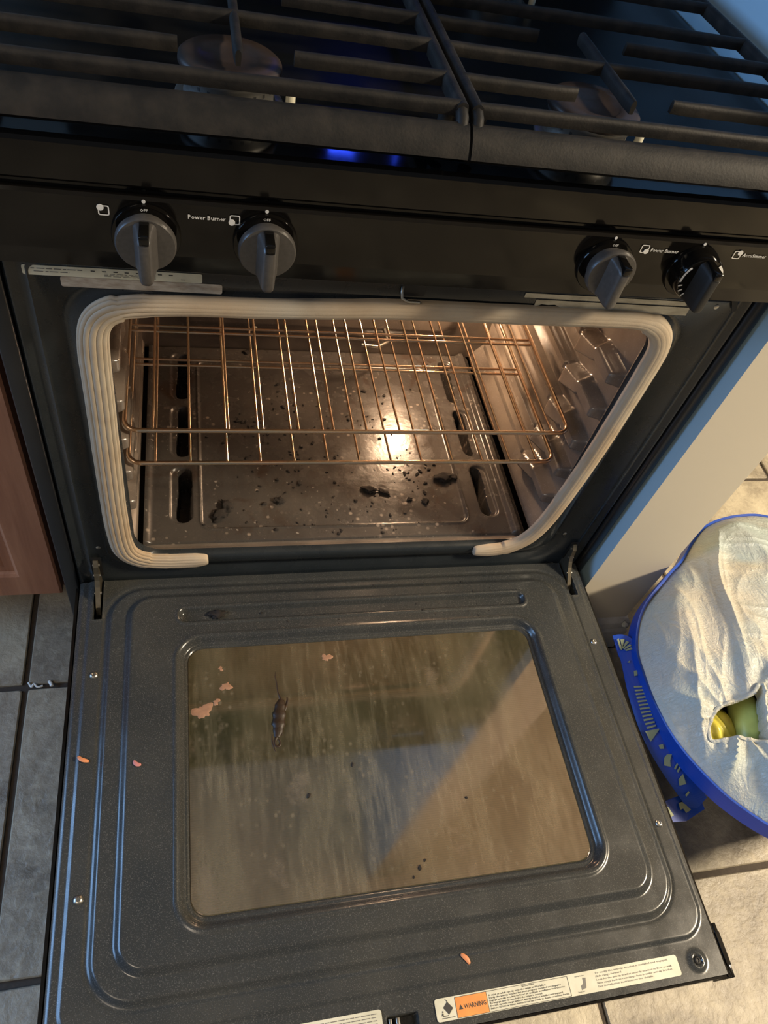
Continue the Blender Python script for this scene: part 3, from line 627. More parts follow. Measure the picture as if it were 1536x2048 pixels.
# warning label
ZL = 0.2404; x0, x1, y0, y1 = 0.3985, 0.6975, -0.5762, -0.5550
mb = MB().prism([(a, b, ZL) for a, b in rrect(x0, x1, y0, y1, 0.003, 4, 3)], (0, 0, 0.0004))
ZT = ZL + 0.0004; t_ = lambda s, x, y, sz, mi=1, al='LEFT', wd=None: text_mb(mb, s, (x, y, ZT), (1, 0, 0), (0, 1, 0), sz, mi, 0.0002, al, wd)
def line(xa, ya, xb, yb, wdt=0.0005, mi=1):
    mb.box(min(xa, xb) - (wdt if xa == xb else 0), max(xa, xb) + (wdt if xa == xb else 0), min(ya, yb) - (wdt if ya == yb else 0) , max(ya, yb) + (wdt if ya == yb else 0), ZT, ZT + 0.00025, mi)
mb.box(0.4215, 0.4580, -0.5755, -0.5565, ZT, ZT + 0.0002, 2)
for L_ in (((0.4215, -0.5755), (0.556, -0.5755)), ((0.4215, -0.5565), (0.556, -0.5565)), ((0.4215, -0.5755), (0.4215, -0.5565)), ((0.458, -0.5755), (0.458, -0.5565)), ((0.556, -0.5755), (0.556, -0.5565))): line(*L_[0], *L_[1], 0.00022)
text_mb(mb, 'WARNING', (0.4305, -0.5682, ZT + 0.0002), (1, 0, 0), (0, 1, 0), 0.0062, 1, 0.0002, 'LEFT', 0.0255)
mb.prism([(0.4245, -0.5682, ZT + 0.0002), (0.4293, -0.5682, ZT + 0.0002), (0.4269, -0.5638, ZT + 0.0002)], (0, 0, 0.0002), 1)
# tipping-range pictogram: tilted block on a line with a small figure
mb.prism([(0.4125, -0.5708, ZT), (0.4180, -0.5655, ZT), (0.4125, -0.5590, ZT), (0.4072, -0.5640, ZT)], (0, 0, 0.0003), 1)
mb.prism([(0.4123, -0.5592, ZT), (0.4103, -0.5565, ZT), (0.4108, -0.5564, ZT), (0.4131, -0.5590, ZT)], (0, 0, 0.0003), 1)
line(0.4040, -0.5735, 0.4190, -0.5735, 0.0003); line(0.4055, -0.5715, 0.4120, -0.5715, 0.0004)
mb.prism([(0.4040, -0.5710, ZT), (0.4062, -0.5712, ZT), (0.4066, -0.5690, ZT), (0.4052, -0.5685, ZT)], (0, 0, 0.0003), 1)
mb.lathe((0.4060, -0.5675, ZT), (0, 0, 1), [(0.0008, 0), (0.0008, 0.0003)], 10, 1, False)
t_('Tip Over Hazard', 0.5000, -0.5585, 0.0022)
for i, s in enumerate(('A child or adult can tip over the range and be killed.', 'Verify the anti-tip bracket has been properly installed and engaged.', 'Engage anti-tip bracket to floor or wall per installation instructions.', 'Re-engage anti-tip bracket if the range is moved.', 'Do not operate range without anti-tip bracket installed and engaged.', 'Failure to follow these instructions can result in death or serious burns.')):
    t_(s, 0.4600, -0.5612 - i * 0.00245, 0.0023, 1, 'LEFT', min(0.094, len(s) * 0.00128))
t_('Anti-tip bracket', 0.5650, -0.5590, 0.0018, 3); t_('Range foot', 0.5650, -0.5740, 0.0018, 3)
mb.prism([(0.570, -0.5720, ZT), (0.576, -0.5705, ZT), (0.578, -0.5610, ZT), (0.574, -0.5605, ZT), (0.5735, -0.566, ZT), (0.570, -0.568, ZT)], (0, 0, 0.0002), 3)
for i, s in enumerate(('To verify the anti-tip bracket is installed and engaged:', 'Slide range forward.', 'Look for the anti-tip bracket securely attached to floor or wall.', 'Slide range back so rear range foot is under anti-tip bracket.', 'See installation instructions for details.')):
    t_(s, 0.5900, -0.5592 - i * 0.0033, 0.0025, 3, 'LEFT', min(0.098, len(s) * 0.0017))
obj('warning_label', mb, ['paper', 'ink', 'orange', 'grey_ink'], door, label='cream warning label with orange panel')
mb = MB().prism([(a, b, ZL) for a, b in rrect(0.160, 0.3395, -0.5762, -0.5545, 0.003, 4, 3)], (0, 0, 0.0004))
r = random.Random(5)
for i in range(6):
    x = 0.166
    while x < 0.333: w_ = r.uniform(0.003, 0.010); mb.box(x, min(x + w_, 0.334), -0.5580 - i * 0.003 - 0.0004, -0.5580 - i * 0.003 + 0.0004, ZT, ZT + 0.0002, 1); x += w_ + 0.0012
obj('instruction_label', mb, ['paper', 'grey_ink'], door, label='cream label with fine print, left of the latch')

# ---- cooktop, burners, backguard
mb = MB()
def ctl(x0, x1, y0, y1, r, z): return [(x, y, z) for x, y in rrect(x0, x1, y0, y1, r, 6, 8)]
mb.loft([ctl(-0.0185, 0.7760, -0.008, 0.60, 0.006, 0.8842), ctl(-0.0185, 0.7760, -0.008, 0.60, 0.006, 0.8868), ctl(-0.016, 0.774, -0.005, 0.596, 0.008, 0.8885), ctl(-0.006, 0.764, 0.003, 0.590, 0.01, 0.8885), ctl(0.004, 0.754, 0.012, 0.580, 0.02, 0.8855), ctl(0.02, 0.738, 0.028, 0.56, 0.03, 0.8850)], 0, True, True, False, True)
ck = obj('cooktop', mb, 'cooktop', rg)
def burner(x, y, r):
    ZB = 0.8850
    b = obj('burner', MB().lathe((x, y, ZB), (0, 0, 1), [(r * 1.13, 0.0), (r * 1.13, 0.0022), (r * 1.09, 0.0035), (r * 0.96, 0.0045), (r * 0.92, 0.008), (r * 0.92, 0.0175), (r * 0.98, 0.021), (r * 0.98, 0.024), (r * 0.9, 0.025)], 48), 'alu', rg)
    obj('burner_cap', MB().lathe((x, y, ZB + 0.025), (0, 0, 1), [(r * 1.02, 0.0), (r * 1.06, 0.002), (r * 1.05, 0.006), (r * 0.97, 0.0085), (r * 0.62, 0.0088), (r * 0.58, 0.0075), (r * 0.2, 0.007), (0.0, 0.007)], 48), 'cap', b)
    ports = MB()
    for k in range(24):
        a = 2 * PI * k / 24; c, s = math.cos(a), math.sin(a); q = r * 0.923
        ports.add([(x + c * q - s * .0012, y + s * q + c * .0012, 0.900), (x + c * q + s * .0012, y + s * q - c * .0012, 0.900), (x + c * q + s * .0012, y + s * q - c * .0012, 0.9065), (x + c * q - s * .0012, y + s * q + c * .0012, 0.9065)], [(0, 1, 2, 3)])
    obj('burner_port', ports, 'black', b, kind='stuff')
    obj('igniter', MB().lathe((x + r * 1.25, y - 0.01, ZB), (0, 0, 1), [(0.004, 0), (0.004, 0.014), (0.002, 0.016), (0.0015, 0.02)], 12), 'paper', b)
burner(0.1925, 0.049, 0.0385); burner(0.510, 0.047, 0.0405); burner(0.1925, 0.37, 0.034); burner(0.510, 0.37, 0.034)
bgd = obj('backguard', MB().prism([(-0.0185, 0.602, 0.887), (-0.0185, 0.598, 1.24), (-0.0185, 0.612, 1.26), (-0.0185, 0.66, 1.26), (-0.0185, 0.66, 0.887)], (0.7945, 0, 0)), 'gloss', rg)
obj('clock_display', MB().box(0.382, 0.424, 0.5945, 0.5985, 1.196, 1.2035, 0), 'led', bgd)
obj('indicator_light', MB().box(0.492, 0.496, 0.5945, 0.5985, 1.204, 1.208, 0), 'led', bgd)

# ---- cast iron grates (loose, top-level)
def bar(mb, a, b, w=0.0048, h=0.0068, t0=0.0, t1=0.0):
    a, b = Vector(a), Vector(b); d = (b - a).normalized(); s_ = d.cross(Vector((0, 0, 1))).normalized()
    def sect(p, k): return [p + s_ * (w * q0 * k) + Vector((0, 0, h * q1 - h)) for q0, q1 in ((-0.75, -1), (-1, 0.2), (-0.8, 0.75), (-0.3, 1), (0.3, 1), (0.8, 0.75), (1, 0.2), (0.75, -1))]
    n = 10; L = []
    for i in range(n + 1):
        p = a.lerp(b, i / n); e = min(i, n - i) / n * (b - a).length
        L.append(sect(p + Vector((0, 0, 0.0004 * noise.noise(p * 60))), 1.0))
    if t0: L[0] = sect(a, 0.6)
    if t1: L[-1] = sect(b, 0.6)
    mb.loft(L, 0, True, True, True, True)
def grate(name, gx0, gx1, cx, fl_, fr_, label):
    g = thing(name, ((gx0 + gx1) / 2, 0.27, 0.89), label, 'stove grate', 'cast iron grates on the cooktop'); ZG = 0.936
    m1 = MB()  # front skirt, sloping face
    L = []
    for i in range(31):
        x = gx0 + (gx1 - gx0) * i / 30
        L.append([(x, y, z) for y, z in ((-0.030, ZG - 0.020), (-0.032, ZG - 0.0125), (-0.035, ZG - 0.0105), (-0.039, ZG - 0.0115), (-0.046, ZG - 0.0175), (-0.0515, ZG - 0.0265), (-0.053, ZG - 0.0305), (-0.050, ZG - 0.0315), (-0.040, ZG - 0.020))])
    m1.loft(L, 0, True, True, True, True); obj('front_rail', m1, 'iron', g)
    for x in (gx0 + 0.005, gx1 - 0.005):
        m2 = MB(); bar(m2, (x, -0.027, ZG), (x, 0.575, ZG), 0.0050, 0.0065); m2.tube([(x, -0.024, ZG - 0.0065), (x, -0.031, ZG - 0.009), (x, -0.036, ZG - 0.0165)], 0.0052, 8); obj('side_rail', m2, 'iron', g)
    for y in (-0.022, 0.090, 0.205, 0.30, 0.40, 0.50, 0.572):
        m2 = MB(); bar(m2, (gx0 + 0.004, y, ZG), (gx1 - 0.004, y, ZG), 0.0042, 0.0054); obj('crossbar', m2, 'iron', g)
    for y in (0.028, 0.145, 0.345, 0.45):
        m2 = MB(); bar(m2, (gx0 + 0.004, y, ZG), (fl_, y, ZG), 0.0042, 0.0054, 0, 1); obj('finger', m2, 'iron', g)
        m2 = MB(); bar(m2, (gx1 - 0.004, y, ZG), (fr_, y, ZG), 0.0042, 0.0054, 0, 1); obj('finger', m2, 'iron', g)
    for ya, yb in ((0.155, 0.016), (0.28, 0.355)):
        m2 = MB(); bar(m2, (cx, ya, ZG), (cx, yb, ZG), 0.0040, 0.0056, 0, 1); obj('finger', m2, 'iron', g)
    for x in (gx0 + 0.012, gx1 - 0.012):
        for y in (-0.045 + 0.012, 0.56): obj('foot', MB().lathe((x, y + 0.02, 0.8886), (0, 0, 1), [(0.006, 0.0), (0.007, 0.038)], 10), 'iron', g)
    return g
grate('burner_grate', 0.0, 0.3690, 0.1965, 0.1525, 0.2395, 'left cast iron burner grate, over the burner with a finger straight above it')
grate('burner_grate', 0.3715, 0.7440, 0.5290, 0.4795, 0.5715, 'right cast iron burner grate, next to the blue wall')

# ============================================================ OVEN RACKS
def rack(z, label, dx=0.0):
    t = thing('oven_rack', (0.368, 0.22, z), label, 'oven rack', 'wire racks in the oven')
    x0, x1, y0, y1 = 0.0778 + dx, 0.6625 + dx, 0.0500, 0.405; r = 0.0030
    def seg(pts): return MB().tube(pts, r, 12)
    c = 0.017
    fr = [Vector((x0, 0.12, z))] + [Vector((x0, y0 + c, z))] + [Vector((x0 + c - c * math.cos(a), y0 + c - c * math.sin(a), z)) for a in [PI / 2 * k / 8 for k in range(1, 9)]]
    fr += [Vector((x1 - c + c * math.sin(a), y0 + c - c * math.cos(a), z)) for a in [PI / 2 * k / 8 for k in range(0, 9)]] + [Vector((x1, 0.12, z))]
    obj('front_bar', seg(fr), 'rack', t)
    for x in (x0, x1): obj('side_bar', seg([(x, 0.1201, z), (x, 0.39, z), (x + (0.006 if x == x0 else -0.006), 0.403, z + 0.006)]), 'rack', t)
    obj('rear_bar', seg([(x0 + 0.006, 0.403, z + 0.006), (x1 - 0.006, 0.403, z + 0.006)]), 'rack', t)
    for y in (0.238, 0.249): obj('crossbar', MB().tube([(x0 + 0.001, y, z - 0.0048 if y < 0.24 else z - 0.0046), (x1 - 0.001, y, z - 0.0048)], 0.0020, 10), 'rack', t)
    X = [0.1108, 0.1535, 0.2000, 0.2425, 0.2868, 0.3315, 0.3745, 0.4185, 0.4620, 0.5070, 0.5515, 0.5935, 0.6345]
    zz = z + 0.0006
    for x in X:
        x += dx; obj('wire', MB().tube([(x, y0 + 0.0005, z + 0.0022), (x, y0 + 0.005, z + 0.0018), (x, 0.10, zz), (x, 0.395, zz), (x, 0.401, z + 0.006)], 0.00165, 8), 'rack', t)
    return t
rack(0.4895, 'upper gold-tinted wire rack inside the oven')
rack(0.4295, 'lower gold-tinted wire rack inside the oven, its front bar showing below the other')

# ============================================================ DEBRIS
def crumb_mesh(seed, flatk=0.6, n=2):
    bm = bmesh.new(); bmesh.ops.create_icosphere(bm, subdivisions=n, radius=1)
    for v in bm.verts:
        d = 1 + 0.6 * noise.noise(v.co * 1.4 + Vector((seed * 3.1, 0, 0))) + 0.5 * noise.noise(v.co * 3.3 + Vector((0, seed * 1.7, 0))) + 0.25 * noise.noise(v.co * 7 + Vector((0, 0, seed)))
        v.co *= d; v.co.z *= flatk
    zmin = min(v.co.z for v in bm.verts)
    for v in bm.verts: v.co.z -= zmin
    me = bpy.data.meshes.new('crumb'); bm.to_mesh(me); bm.free()
    for p in me.polygons: p.use_smooth = True
    me.materials.append(MAT['char']); return me
crm = [crumb_mesh(i, 0.5 + 0.1 * (i % 3), 3) for i in range(7)]
crs = [crumb_mesh(20 + i, 0.6, 1) for i in range(4)]
def crumb(x, y, z, r, label, group, ecc=1.0, rot=0.0, name='burnt_crumb', small=False, cat='crumb'):
    o = link(name, rnd.choice(crs if small else crm), None, (x, y, z), label=label, category=cat)
    if group: o['group'] = group
    o.scale = (r * ecc, r, r * 0.7); o.rotation_euler = (0, 0, rot); return o
def panz(x, y): return pan((x - PX0) / (PX1 - PX0), (y - PY0) / (PY1 - PY0))[2]
big = [(0.194, 0.075, 0.0085, 1.5, 0.6, 'largest burnt lump at the front left of the oven floor'), (0.204, 0.090, 0.008, 1.3, 2.0, 'burnt lump just behind the largest one, front left of the oven floor'),
       (0.282, 0.099, 0.0062, 1.1, 0.3, 'round burnt crumb at the front of the oven floor, left of middle'),
       (0.4235, 0.117, 0.0065, 1.7, -0.2, 'long burnt scrap in the front middle of the oven floor'), (0.447, 0.112, 0.0045, 2.0, -0.5, 'thin burnt scrap right of the long one'),
       (0.551, 0.139, 0.0090, 1.5, 0.2, 'large burnt lump beside the front right floor slot'), (0.568, 0.141, 0.0060, 1.2, 0.4, 'small burnt lump against the front right floor slot'),
       (0.5115, 0.094, 0.0048, 1.2, 0.9, 'burnt flake in the front right part of the oven floor'), (0.486, 0.098, 0.0042, 1.0, 0.0, 'single round burnt crumb in the front right of the oven floor'),
       (0.2510, 0.430, 0.0050, 1.2, 0.7, 'shiny burnt lump at the back left of the oven floor')]
for x, y, r, e, a, lb in big: crumb(x, y, panz(x, y) - 0.0004, r, lb, None, e, a)
clusters = [(0.30, 0.13, 0.12, 0.07, 24), (0.50, 0.16, 0.06, 0.05, 30), (0.29, 0.20, 0.07, 0.09, 40), (0.24, 0.26, 0.06, 0.06, 22), (0.40, 0.10, 0.12, 0.05, 22), (0.36, 0.30, 0.14, 0.09, 34), (0.46, 0.27, 0.08, 0.08, 20), (0.34, 0.05, 0.2, 0.02, 20)]
for cx, cy, sx, sy, n in clusters:
    for i in range(n):
        x = min(0.565, max(0.17, rnd.gauss(cx, sx * 0.5))); y = min(0.40, max(0.034, rnd.gauss(cy, sy * 0.5)))
        r = rnd.uniform(0.0010, 0.0019) if rnd.random() < 0.7 else rnd.uniform(0.0019, 0.0034)
        crumb(x, y, panz(x, y) - 0.0002, r, 'small black burnt crumb scattered on the oven floor', 'small burnt crumbs on the oven floor', rnd.uniform(1, 1.9), rnd.uniform(0, 3), small=True)
# door-side leavings
def on_door(x, y): return doorz(x, y)
crumb(0.1850, -0.0705, on_door(0.185, -0.0705) - 0.0003, 0.0062, 'crusty burnt lump in the long groove of the oven door', None, 1.6, 0.1)
for x, y in ((0.245, -0.071), (0.1755, -0.072), (0.478, -0.084)): crumb(x, y, on_door(x, y) - 0.0002, 0.0017, 'tiny black crumb on the rear ledge of the oven door', 'tiny crumbs on the rear ledge of the door', 1.3, 0.5, small=True)
for i in range(16):
    x = rnd.uniform(0.26, 0.62); y = rnd.uniform(-0.10, -0.03); crumb(x, y, on_door(x, y) - 0.0002, rnd.uniform(0.0007, 0.0013), 'tiny black crumb on the rear ledge of the oven door', 'tiny crumbs on the rear ledge of the door', 1.3, rnd.uniform(0, 3), small=True)
ZG = 0.2446
for x, y, r, e, a, lb in ((0.4075, -0.424, 0.0024, 1.5, 1.5, 'squarish dark crumb near the front edge of the door glass'), (0.4155, -0.4165, 0.0016, 1.5, 1.2, 'dark speck just right of the squarish crumb on the door glass'), (0.3985, -0.4335, 0.0016, 1.2, 1.4, 'dark speck just left of the squarish crumb on the door glass'),
                          (0.2860, -0.327, 0.0024, 1.3, 1.3, 'dark crumb in the left middle of the door glass, below the burnt streak'), (0.3445, -0.295, 0.0018, 1.8, 1.4, 'thin dark crumb in the centre of the door glass'),
                          (0.4835, -0.3510, 0.0018, 1.0, 0, 'lone dark crumb in the right half of the door glass')):
    crumb(x, y, ZG - 0.0001, r, lb, None, e, a, small=True)
# burnt streak: spill with a thin tail and curled drips
def spill():
    mb = MB(); zz = ZG - 0.0002
    def blob(path, rs):
        pts = smooth_path([Vector((x, y, zz)) for x, y in path], 2); n = len(pts); L = []
        for i, p in enumerate(pts):
            a = pts[max(0, i - 1)]; b = pts[min(n - 1, i + 1)]; t = (b - a).normalized(); s = Vector((-t.y, t.x, 0)); f = i / (n - 1) * (len(rs) - 1); k = int(min(f, len(rs) - 2)); r = rs[k] + (rs[k + 1] - rs[k]) * (f - k)
            r *= 1 + 0.35 * noise.noise(p * 260)
            L.append([p + s * (r * math.cos(q)) + Vector((0, 0, 0.45 * r * math.sin(q))) for q in [PI * j / 8 for j in range(9)]])
        mb.loft(L, 0, True, False)
    blob([(0.2582, -0.160), (0.2572, -0.168), (0.2592, -0.178), (0.2590, -0.187), (0.2612, -0.196), (0.2640, -0.203)], [0.0005, 0.0009, 0.0011, 0.0012, 0.0018, 0.003])
    blob([(0.2632, -0.200), (0.2605, -0.209), (0.2590, -0.219), (0.2570, -0.230), (0.2560, -0.240), (0.2530, -0.250)], [0.0030, 0.0066, 0.0090, 0.0080, 0.0056, 0.0028])
    blob([(0.2630, -0.228), (0.2600, -0.236), (0.2570, -0.240)], [0.0014, 0.0026, 0.0012]); blob([(0.2545, -0.212), (0.2525, -0.222), (0.2530, -0.230)], [0.0010, 0.0024, 0.0016]); blob([(0.2475, -0.246), (0.2470, -0.256), (0.2500, -0.268)], [0.0008, 0.0014, 0.0006])
    blob([(0.2655, -0.215), (0.2690, -0.208), (0.2712, -0.201), (0.2705, -0.197)], [0.002, 0.0022, 0.0014, 0.0006])
    blob([(0.2550, -0.222), (0.2505, -0.232), (0.2515, -0.244)], [0.0025, 0.0018, 0.0008])
    blob([(0.2535, -0.248), (0.2495, -0.2555), (0.2510, -0.262), (0.2560, -0.2615), (0.2570, -0.2555), (0.2545, -0.2525)], [0.0016, 0.0018, 0.0016, 0.0017, 0.0014, 0.0010])
    blob([(0.2620, -0.236), (0.2585, -0.243), (0.2600, -0.248)], [0.0016, 0.0014, 0.0008])
    return mb
o = obj('burnt_streak', spill(), 'burnt', None, (0.258, -0.21, ZG)); o['label'] = 'dark brown burnt-on streak with a thin tail on the door glass'; o['category'] = 'food residue'
def stain(x, y, r, seed, label):
    mb = MB(); r_ = random.Random(seed); n = 40; ph = [r_.uniform(0, 6.3) for _ in range(4)]
    def rad(a): return r * (1 + 0.28 * math.sin(2 * a + ph[0]) + 0.18 * math.sin(3 * a + ph[1]) + 0.13 * math.sin(5 * a + ph[2]) + 0.08 * math.sin(9 * a + ph[3]))
    L = [[(x + rad(2 * PI * k / n) * q * math.cos(2 * PI * k / n), y + rad(2 * PI * k / n) * q * math.sin(2 * PI * k / n), ZG + h) for k in range(n)] for q, h in ((1.0, -0.0001), (0.93, 0.00025), (0.5, 0.0003), (0.02, 0.00025))]
    o = obj('dried_stain', mb.loft(L, 0, True, True, True, True), 'stain', None, (x, y, ZG)); o['label'] = label; o['category'] = 'food residue'
stain(0.1625, -0.2070, 0.0105, 1, 'largest tan dried stain, at the left edge of the door glass')
stain(0.1800, -0.1960, 0.0042, 2, 'small tan stain between the two larger ones at the left of the door glass')
stain(0.1930, -0.1760, 0.0062, 3, 'tan dried stain up and right of the largest one on the door glass')
stain(0.3300, -0.1440, 0.0060, 4, 'tan dried stain near the rear edge of the door glass, left of middle')
stain(0.1870, -0.1500, 0.0030, 5, 'tiny tan stain in the rear left corner of the door glass')
def peel(name, mat, path, w, zc, h, label, cat):
    mb = MB(); pts = smooth_path([Vector((x, y, 0)) for x, y in path], 2); n = len(pts); L = []
    for i, p in enumerate(pts):
        a = pts[max(0, i - 1)]; b = pts[min(n - 1, i + 1)]; t = (b - a).normalized(); s = Vector((-t.y, t.x, 0)); u = i / (n - 1); r = w * max(0.12, math.sin(PI * (0.06 + 0.88 * u))) ** 0.7
        z0_ = zc + h * math.sin(PI * u)
        L.append([p + s * (r * q) + Vector((0, 0, z0_ + 0.0008 * (1 - q * q))) for q in (-1, -0.5, 0, 0.5, 1)] + [p + s * (r * q) + Vector((0, 0, z0_ - 0.0003)) for q in (0.9, 0, -0.9)])
    mb.loft(L, 0, True, True, True, True)
    o = obj(name, mb, mat, None, (path[0][0], path[0][1], zc)); o['label'] = label; o['category'] = cat
zc = lambda x, y: doorz(x, y) + 0.0004
peel('onion_peel', 'peel', [(0.0165, -0.2500), (0.0200, -0.2545), (0.0245, -0.2565), (0.0295, -0.2575)], 0.0024, zc(0.022, -0.255), 0.0025, 'curled orange peel scrap on the left rim of the oven door', 'peel')
peel('onion_peel', 'pink_peel', [(0.0815, -0.2655), (0.0830, -0.2695), (0.0865, -0.2715), (0.0900, -0.2712)], 0.0024, zc(0.086, -0.27), 0.001, 'small pink peel scrap on the left flat of the oven door', 'peel')
peel('onion_peel', 'peel', [(0.4375, -0.5175), (0.4410, -0.5205), (0.4440, -0.5240), (0.4455, -0.5285)], 0.0026, zc(0.441, -0.522), 0.001, 'orange peel scrap near the door front above the warning label', 'peel')
def scrap(pts, r, label):
    o = obj('paper_scrap', MB().tube(smooth_path(pts, 2), r, 8), 'paper_scrap', None, pts[0]); o['label'] = label; o['category'] = 'scrap'
scrap([(-0.1015, -0.0340, 0.001), (-0.0960, -0.0440, 0.002), (-0.0930, -0.0360, 0.003), (-0.0880, -0.0440, 0.002), (-0.0800, -0.0410, 0.001)], 0.0017, 'zigzag white scrap on the floor grout at the left')
scrap([(-0.0710, -0.0345, 0.0018), (-0.0680, -0.0385, 0.002), (-0.0665, -0.0430, 0.0018)], 0.0028, 'small white lump on the grout right of the zigzag scrap')
crumb(0.9000, -0.0480, 0.094, 0.006, 'white crumb lying on the baseboard beside the blue bag', None, 0.8, 0, 'white_crumb'); bpy.data.objects['white_crumb'].data = bpy.data.objects['white_crumb'].data.copy(); bpy.data.objects['white_crumb'].data.materials[0] = MAT['paper_scrap']

# ============================================================ BAGS
BC = Vector((1.13, -0.20, 0)); RZ = 0.25; DC = Vector((1.04, -0.20, 0))
RIM = [(0.792, -0.165), (0.786, -0.215), (0.787, -0.265), (0.796, -0.315), (0.820, -0.368), (0.850, -0.410), (0.900, -0.452), (0.980, -0.485), (1.10, -0.485), (1.21, -0.440), (1.262, -0.330), (1.270, -0.160), (1.235, -0.005),
       (1.165, 0.062), (1.098, 0.072), (1.025, 0.054), (0.975, 0.018), (0.935, -0.020), (0.890, -0.053), (0.825, -0.108)]
def closed_spline(P, n):
    N = len(P); out = []
    for k in range(n):
        f = k / n * N; i = int(f); t = f - i; p = [Vector((*P[(i + q) % N], 0)) for q in (-1, 0, 1, 2)]
        out.append(0.5 * ((2 * p[1]) + (p[2] - p[0]) * t + (2 * p[0] - 5 * p[1] + 4 * p[2] - p[3]) * t * t + (3 * p[1] - p[0] - 3 * p[2] + p[3]) * t ** 3))
    return out
_R = closed_spline(RIM, 720)
_polar = sorted((math.atan2((p - DC).y, (p - DC).x), (p - DC).length) for p in _R)
def rim_r(th):
    th = (th + PI) % (2 * PI) - PI; import bisect
    i = bisect.bisect_left(_polar, (th, 0)); a = _polar[i - 1]; b = _polar[i % len(_polar)]
    da = (b[0] - a[0]) % (2 * PI); t = ((th - a[0]) % (2 * PI)) / da if da > 1e-9 else 0
    return a[1] + (b[1] - a[1]) * min(1, t)
def bag_pt(th, v):
    r = rim_r(th); vv = v ** 0.85; k = 0.64 + 0.36 * vv; c = BC.lerp(DC, vv)
    f = 1 + (0.016 * math.sin(6 * th + 2 * v) + 0.012 * math.sin(13 * th + 5 * v)) * (1 - v) * 1.6
    return Vector((c.x + r * k * f * math.cos(th), c.y + r * k * f * math.sin(th), RZ * v + 0.004 * math.sin(3 * th + 0.6) * v))
bag = thing('shopping_bag', (BC.x, BC.y, 0), 'blue woven plastic shopping bag standing open on the tiles right of the oven door', 'bag')
mb = MB(); NT = 160
L = [[bag_pt(2 * PI * k / NT, v) for k in range(NT)] for v in [i / 16 for i in range(17)]]
L += [[bag_pt(2 * PI * k / NT, 1) * 1.0 + Vector((0, 0, 0.004)) - (bag_pt(2 * PI * k / NT, 1) - Vector((DC.x, DC.y, RZ))).normalized() * 0.003 for k in range(NT)]]
L += [[bag_pt(2 * PI * k / NT, v) - (bag_pt(2 * PI * k / NT, v) - Vector((DC.x, DC.y, RZ * v))).normalized() * 0.005 for k in range(NT)] for v in (0.97, 0.8, 0.5)]
mb.loft(L, 0, True, True, True, False); obj('bag_body', mb, 'blue_bag', bag)
# hem
hem = [bag_pt(2 * PI * k / NT, 0.985) + Vector((0, 0, 0.002)) for k in range(NT)]
obj('hem', MB().tube(hem, 1.0, closed=True, section=[(0.013, -0.002), (0.014, 0.002), (-0.013, 0.0035), (-0.014, -0.001)], up=(0, 0, 1)), 'blue_bag', bag)
# carrying strap slumped down over the left side, printed
sp = smooth_path([Vector(p) for p in ((0.7720, -0.156, 0.240), (0.7860, -0.156, 0.244), (0.7885, -0.176, 0.244), (0.7840, -0.205, 0.243), (0.7800, -0.240, 0.240), (0.7800, -0.284, 0.236), (0.7895, -0.320, 0.230), (0.8015, -0.3475, 0.224), (0.817, -0.370, 0.214), (0.832, -0.386, 0.200))], 3)
SW = 0.0165
def strap_frame(i):
    a = sp[max(0, i - 1)]; b = sp[min(len(sp) - 1, i + 1)]; t = (b - a).normalized()
    up_ = Vector((-0.25, -0.25, 0.95)); s = t.cross(up_).normalized(); n = s.cross(t).normalized(); return sp[i], t, s, n
L = []
for i in range(len(sp)):
    p, t, s, n = strap_frame(i); L.append([p - s * SW, p - s * SW + n * .0012, p + n * .003, p + s * SW + n * .0012, p + s * SW, p - n * 0.0005])
strap = obj('strap', MB().loft(L, 0, True, True, True, True), 'blue_bag', bag)
LEN = [0]
for a, b in zip(sp, sp[1:]): LEN.append(LEN[-1] + (b - a).length)
def on_strap(d, s_):
    i = min(range(len(sp)), key=lambda k: abs(LEN[k] - d)); p, t, s, n = strap_frame(i); p = p + t * (d - LEN[i]); return p + s * s_ + n * 0.0042
def sticker(poly, mi=0):
    g = MB(); pts = [on_strap(d, s) for d, s in poly]; g.prism(pts, (0, 0, 0.0006)); obj('print', g, 'print', strap)
T0 = LEN[-1]
for k in range(5): sticker([(0.004 + k * 0.0042, -0.009 + 0.001 * k), (0.0068 + k * 0.0042, -0.010 + 0.001 * k), (0.0068 + k * 0.0042, 0.008 - 0.001 * k), (0.004 + k * 0.0042, 0.006)])
sticker([(0.040, -0.010), (0.044, -0.006), (0.041, -0.003)]); sticker([(0.040, 0.004), (0.044, 0.006), (0.043, 0.009)])
sticker([(0.056, -0.003), (0.064, -0.002), (0.065, 0.003), (0.057, 0.002)])
for k in range(12): sticker([(0.080 + k * 0.0053, -0.007), (0.0824 + k * 0.0053, -0.007), (0.0824 + k * 0.0053, 0.007), (0.080 + k * 0.0053, 0.007)])
sticker([(0.145, -0.011), (0.157, 0.010), (0.143, 0.011)])
sticker([(0.166, -0.004), (0.172, -0.002), (0.170, 0.003), (0.165, 0.002)])
sticker([(0.182, 0.004), (0.190, 0.010), (0.196, 0.003), (0.189, -0.001), (0.183, -0.008), (0.180, -0.002)]); sticker([(0.196, -0.008), (0.1985, -0.008), (0.202, 0.0), (0.1995, 0.0)]); sticker([(0.201, -0.009), (0.2035, -0.009), (0.207, -0.001), (0.2045, -0.001)])
sticker([(0.212, -0.006), (0.214, 0.004), (0.221, 0.008), (0.225, -0.001)])
sticker([(0.234, 0.002), (0.235, 0.009), (0.238, 0.009), (0.237, 0.002)])
tab = [(0.836, -0.366, 0.2035), (0.840, -0.392, 0.1975), (0.806, -0.404, 0.1965), (0.772, -0.402, 0.196), (0.762, -0.380, 0.198), (0.790, -0.374, 0.201)]
tb = obj('strap_tab', MB().prism(tab, (0, 0, 0.0018)), 'blue_bag', bag)
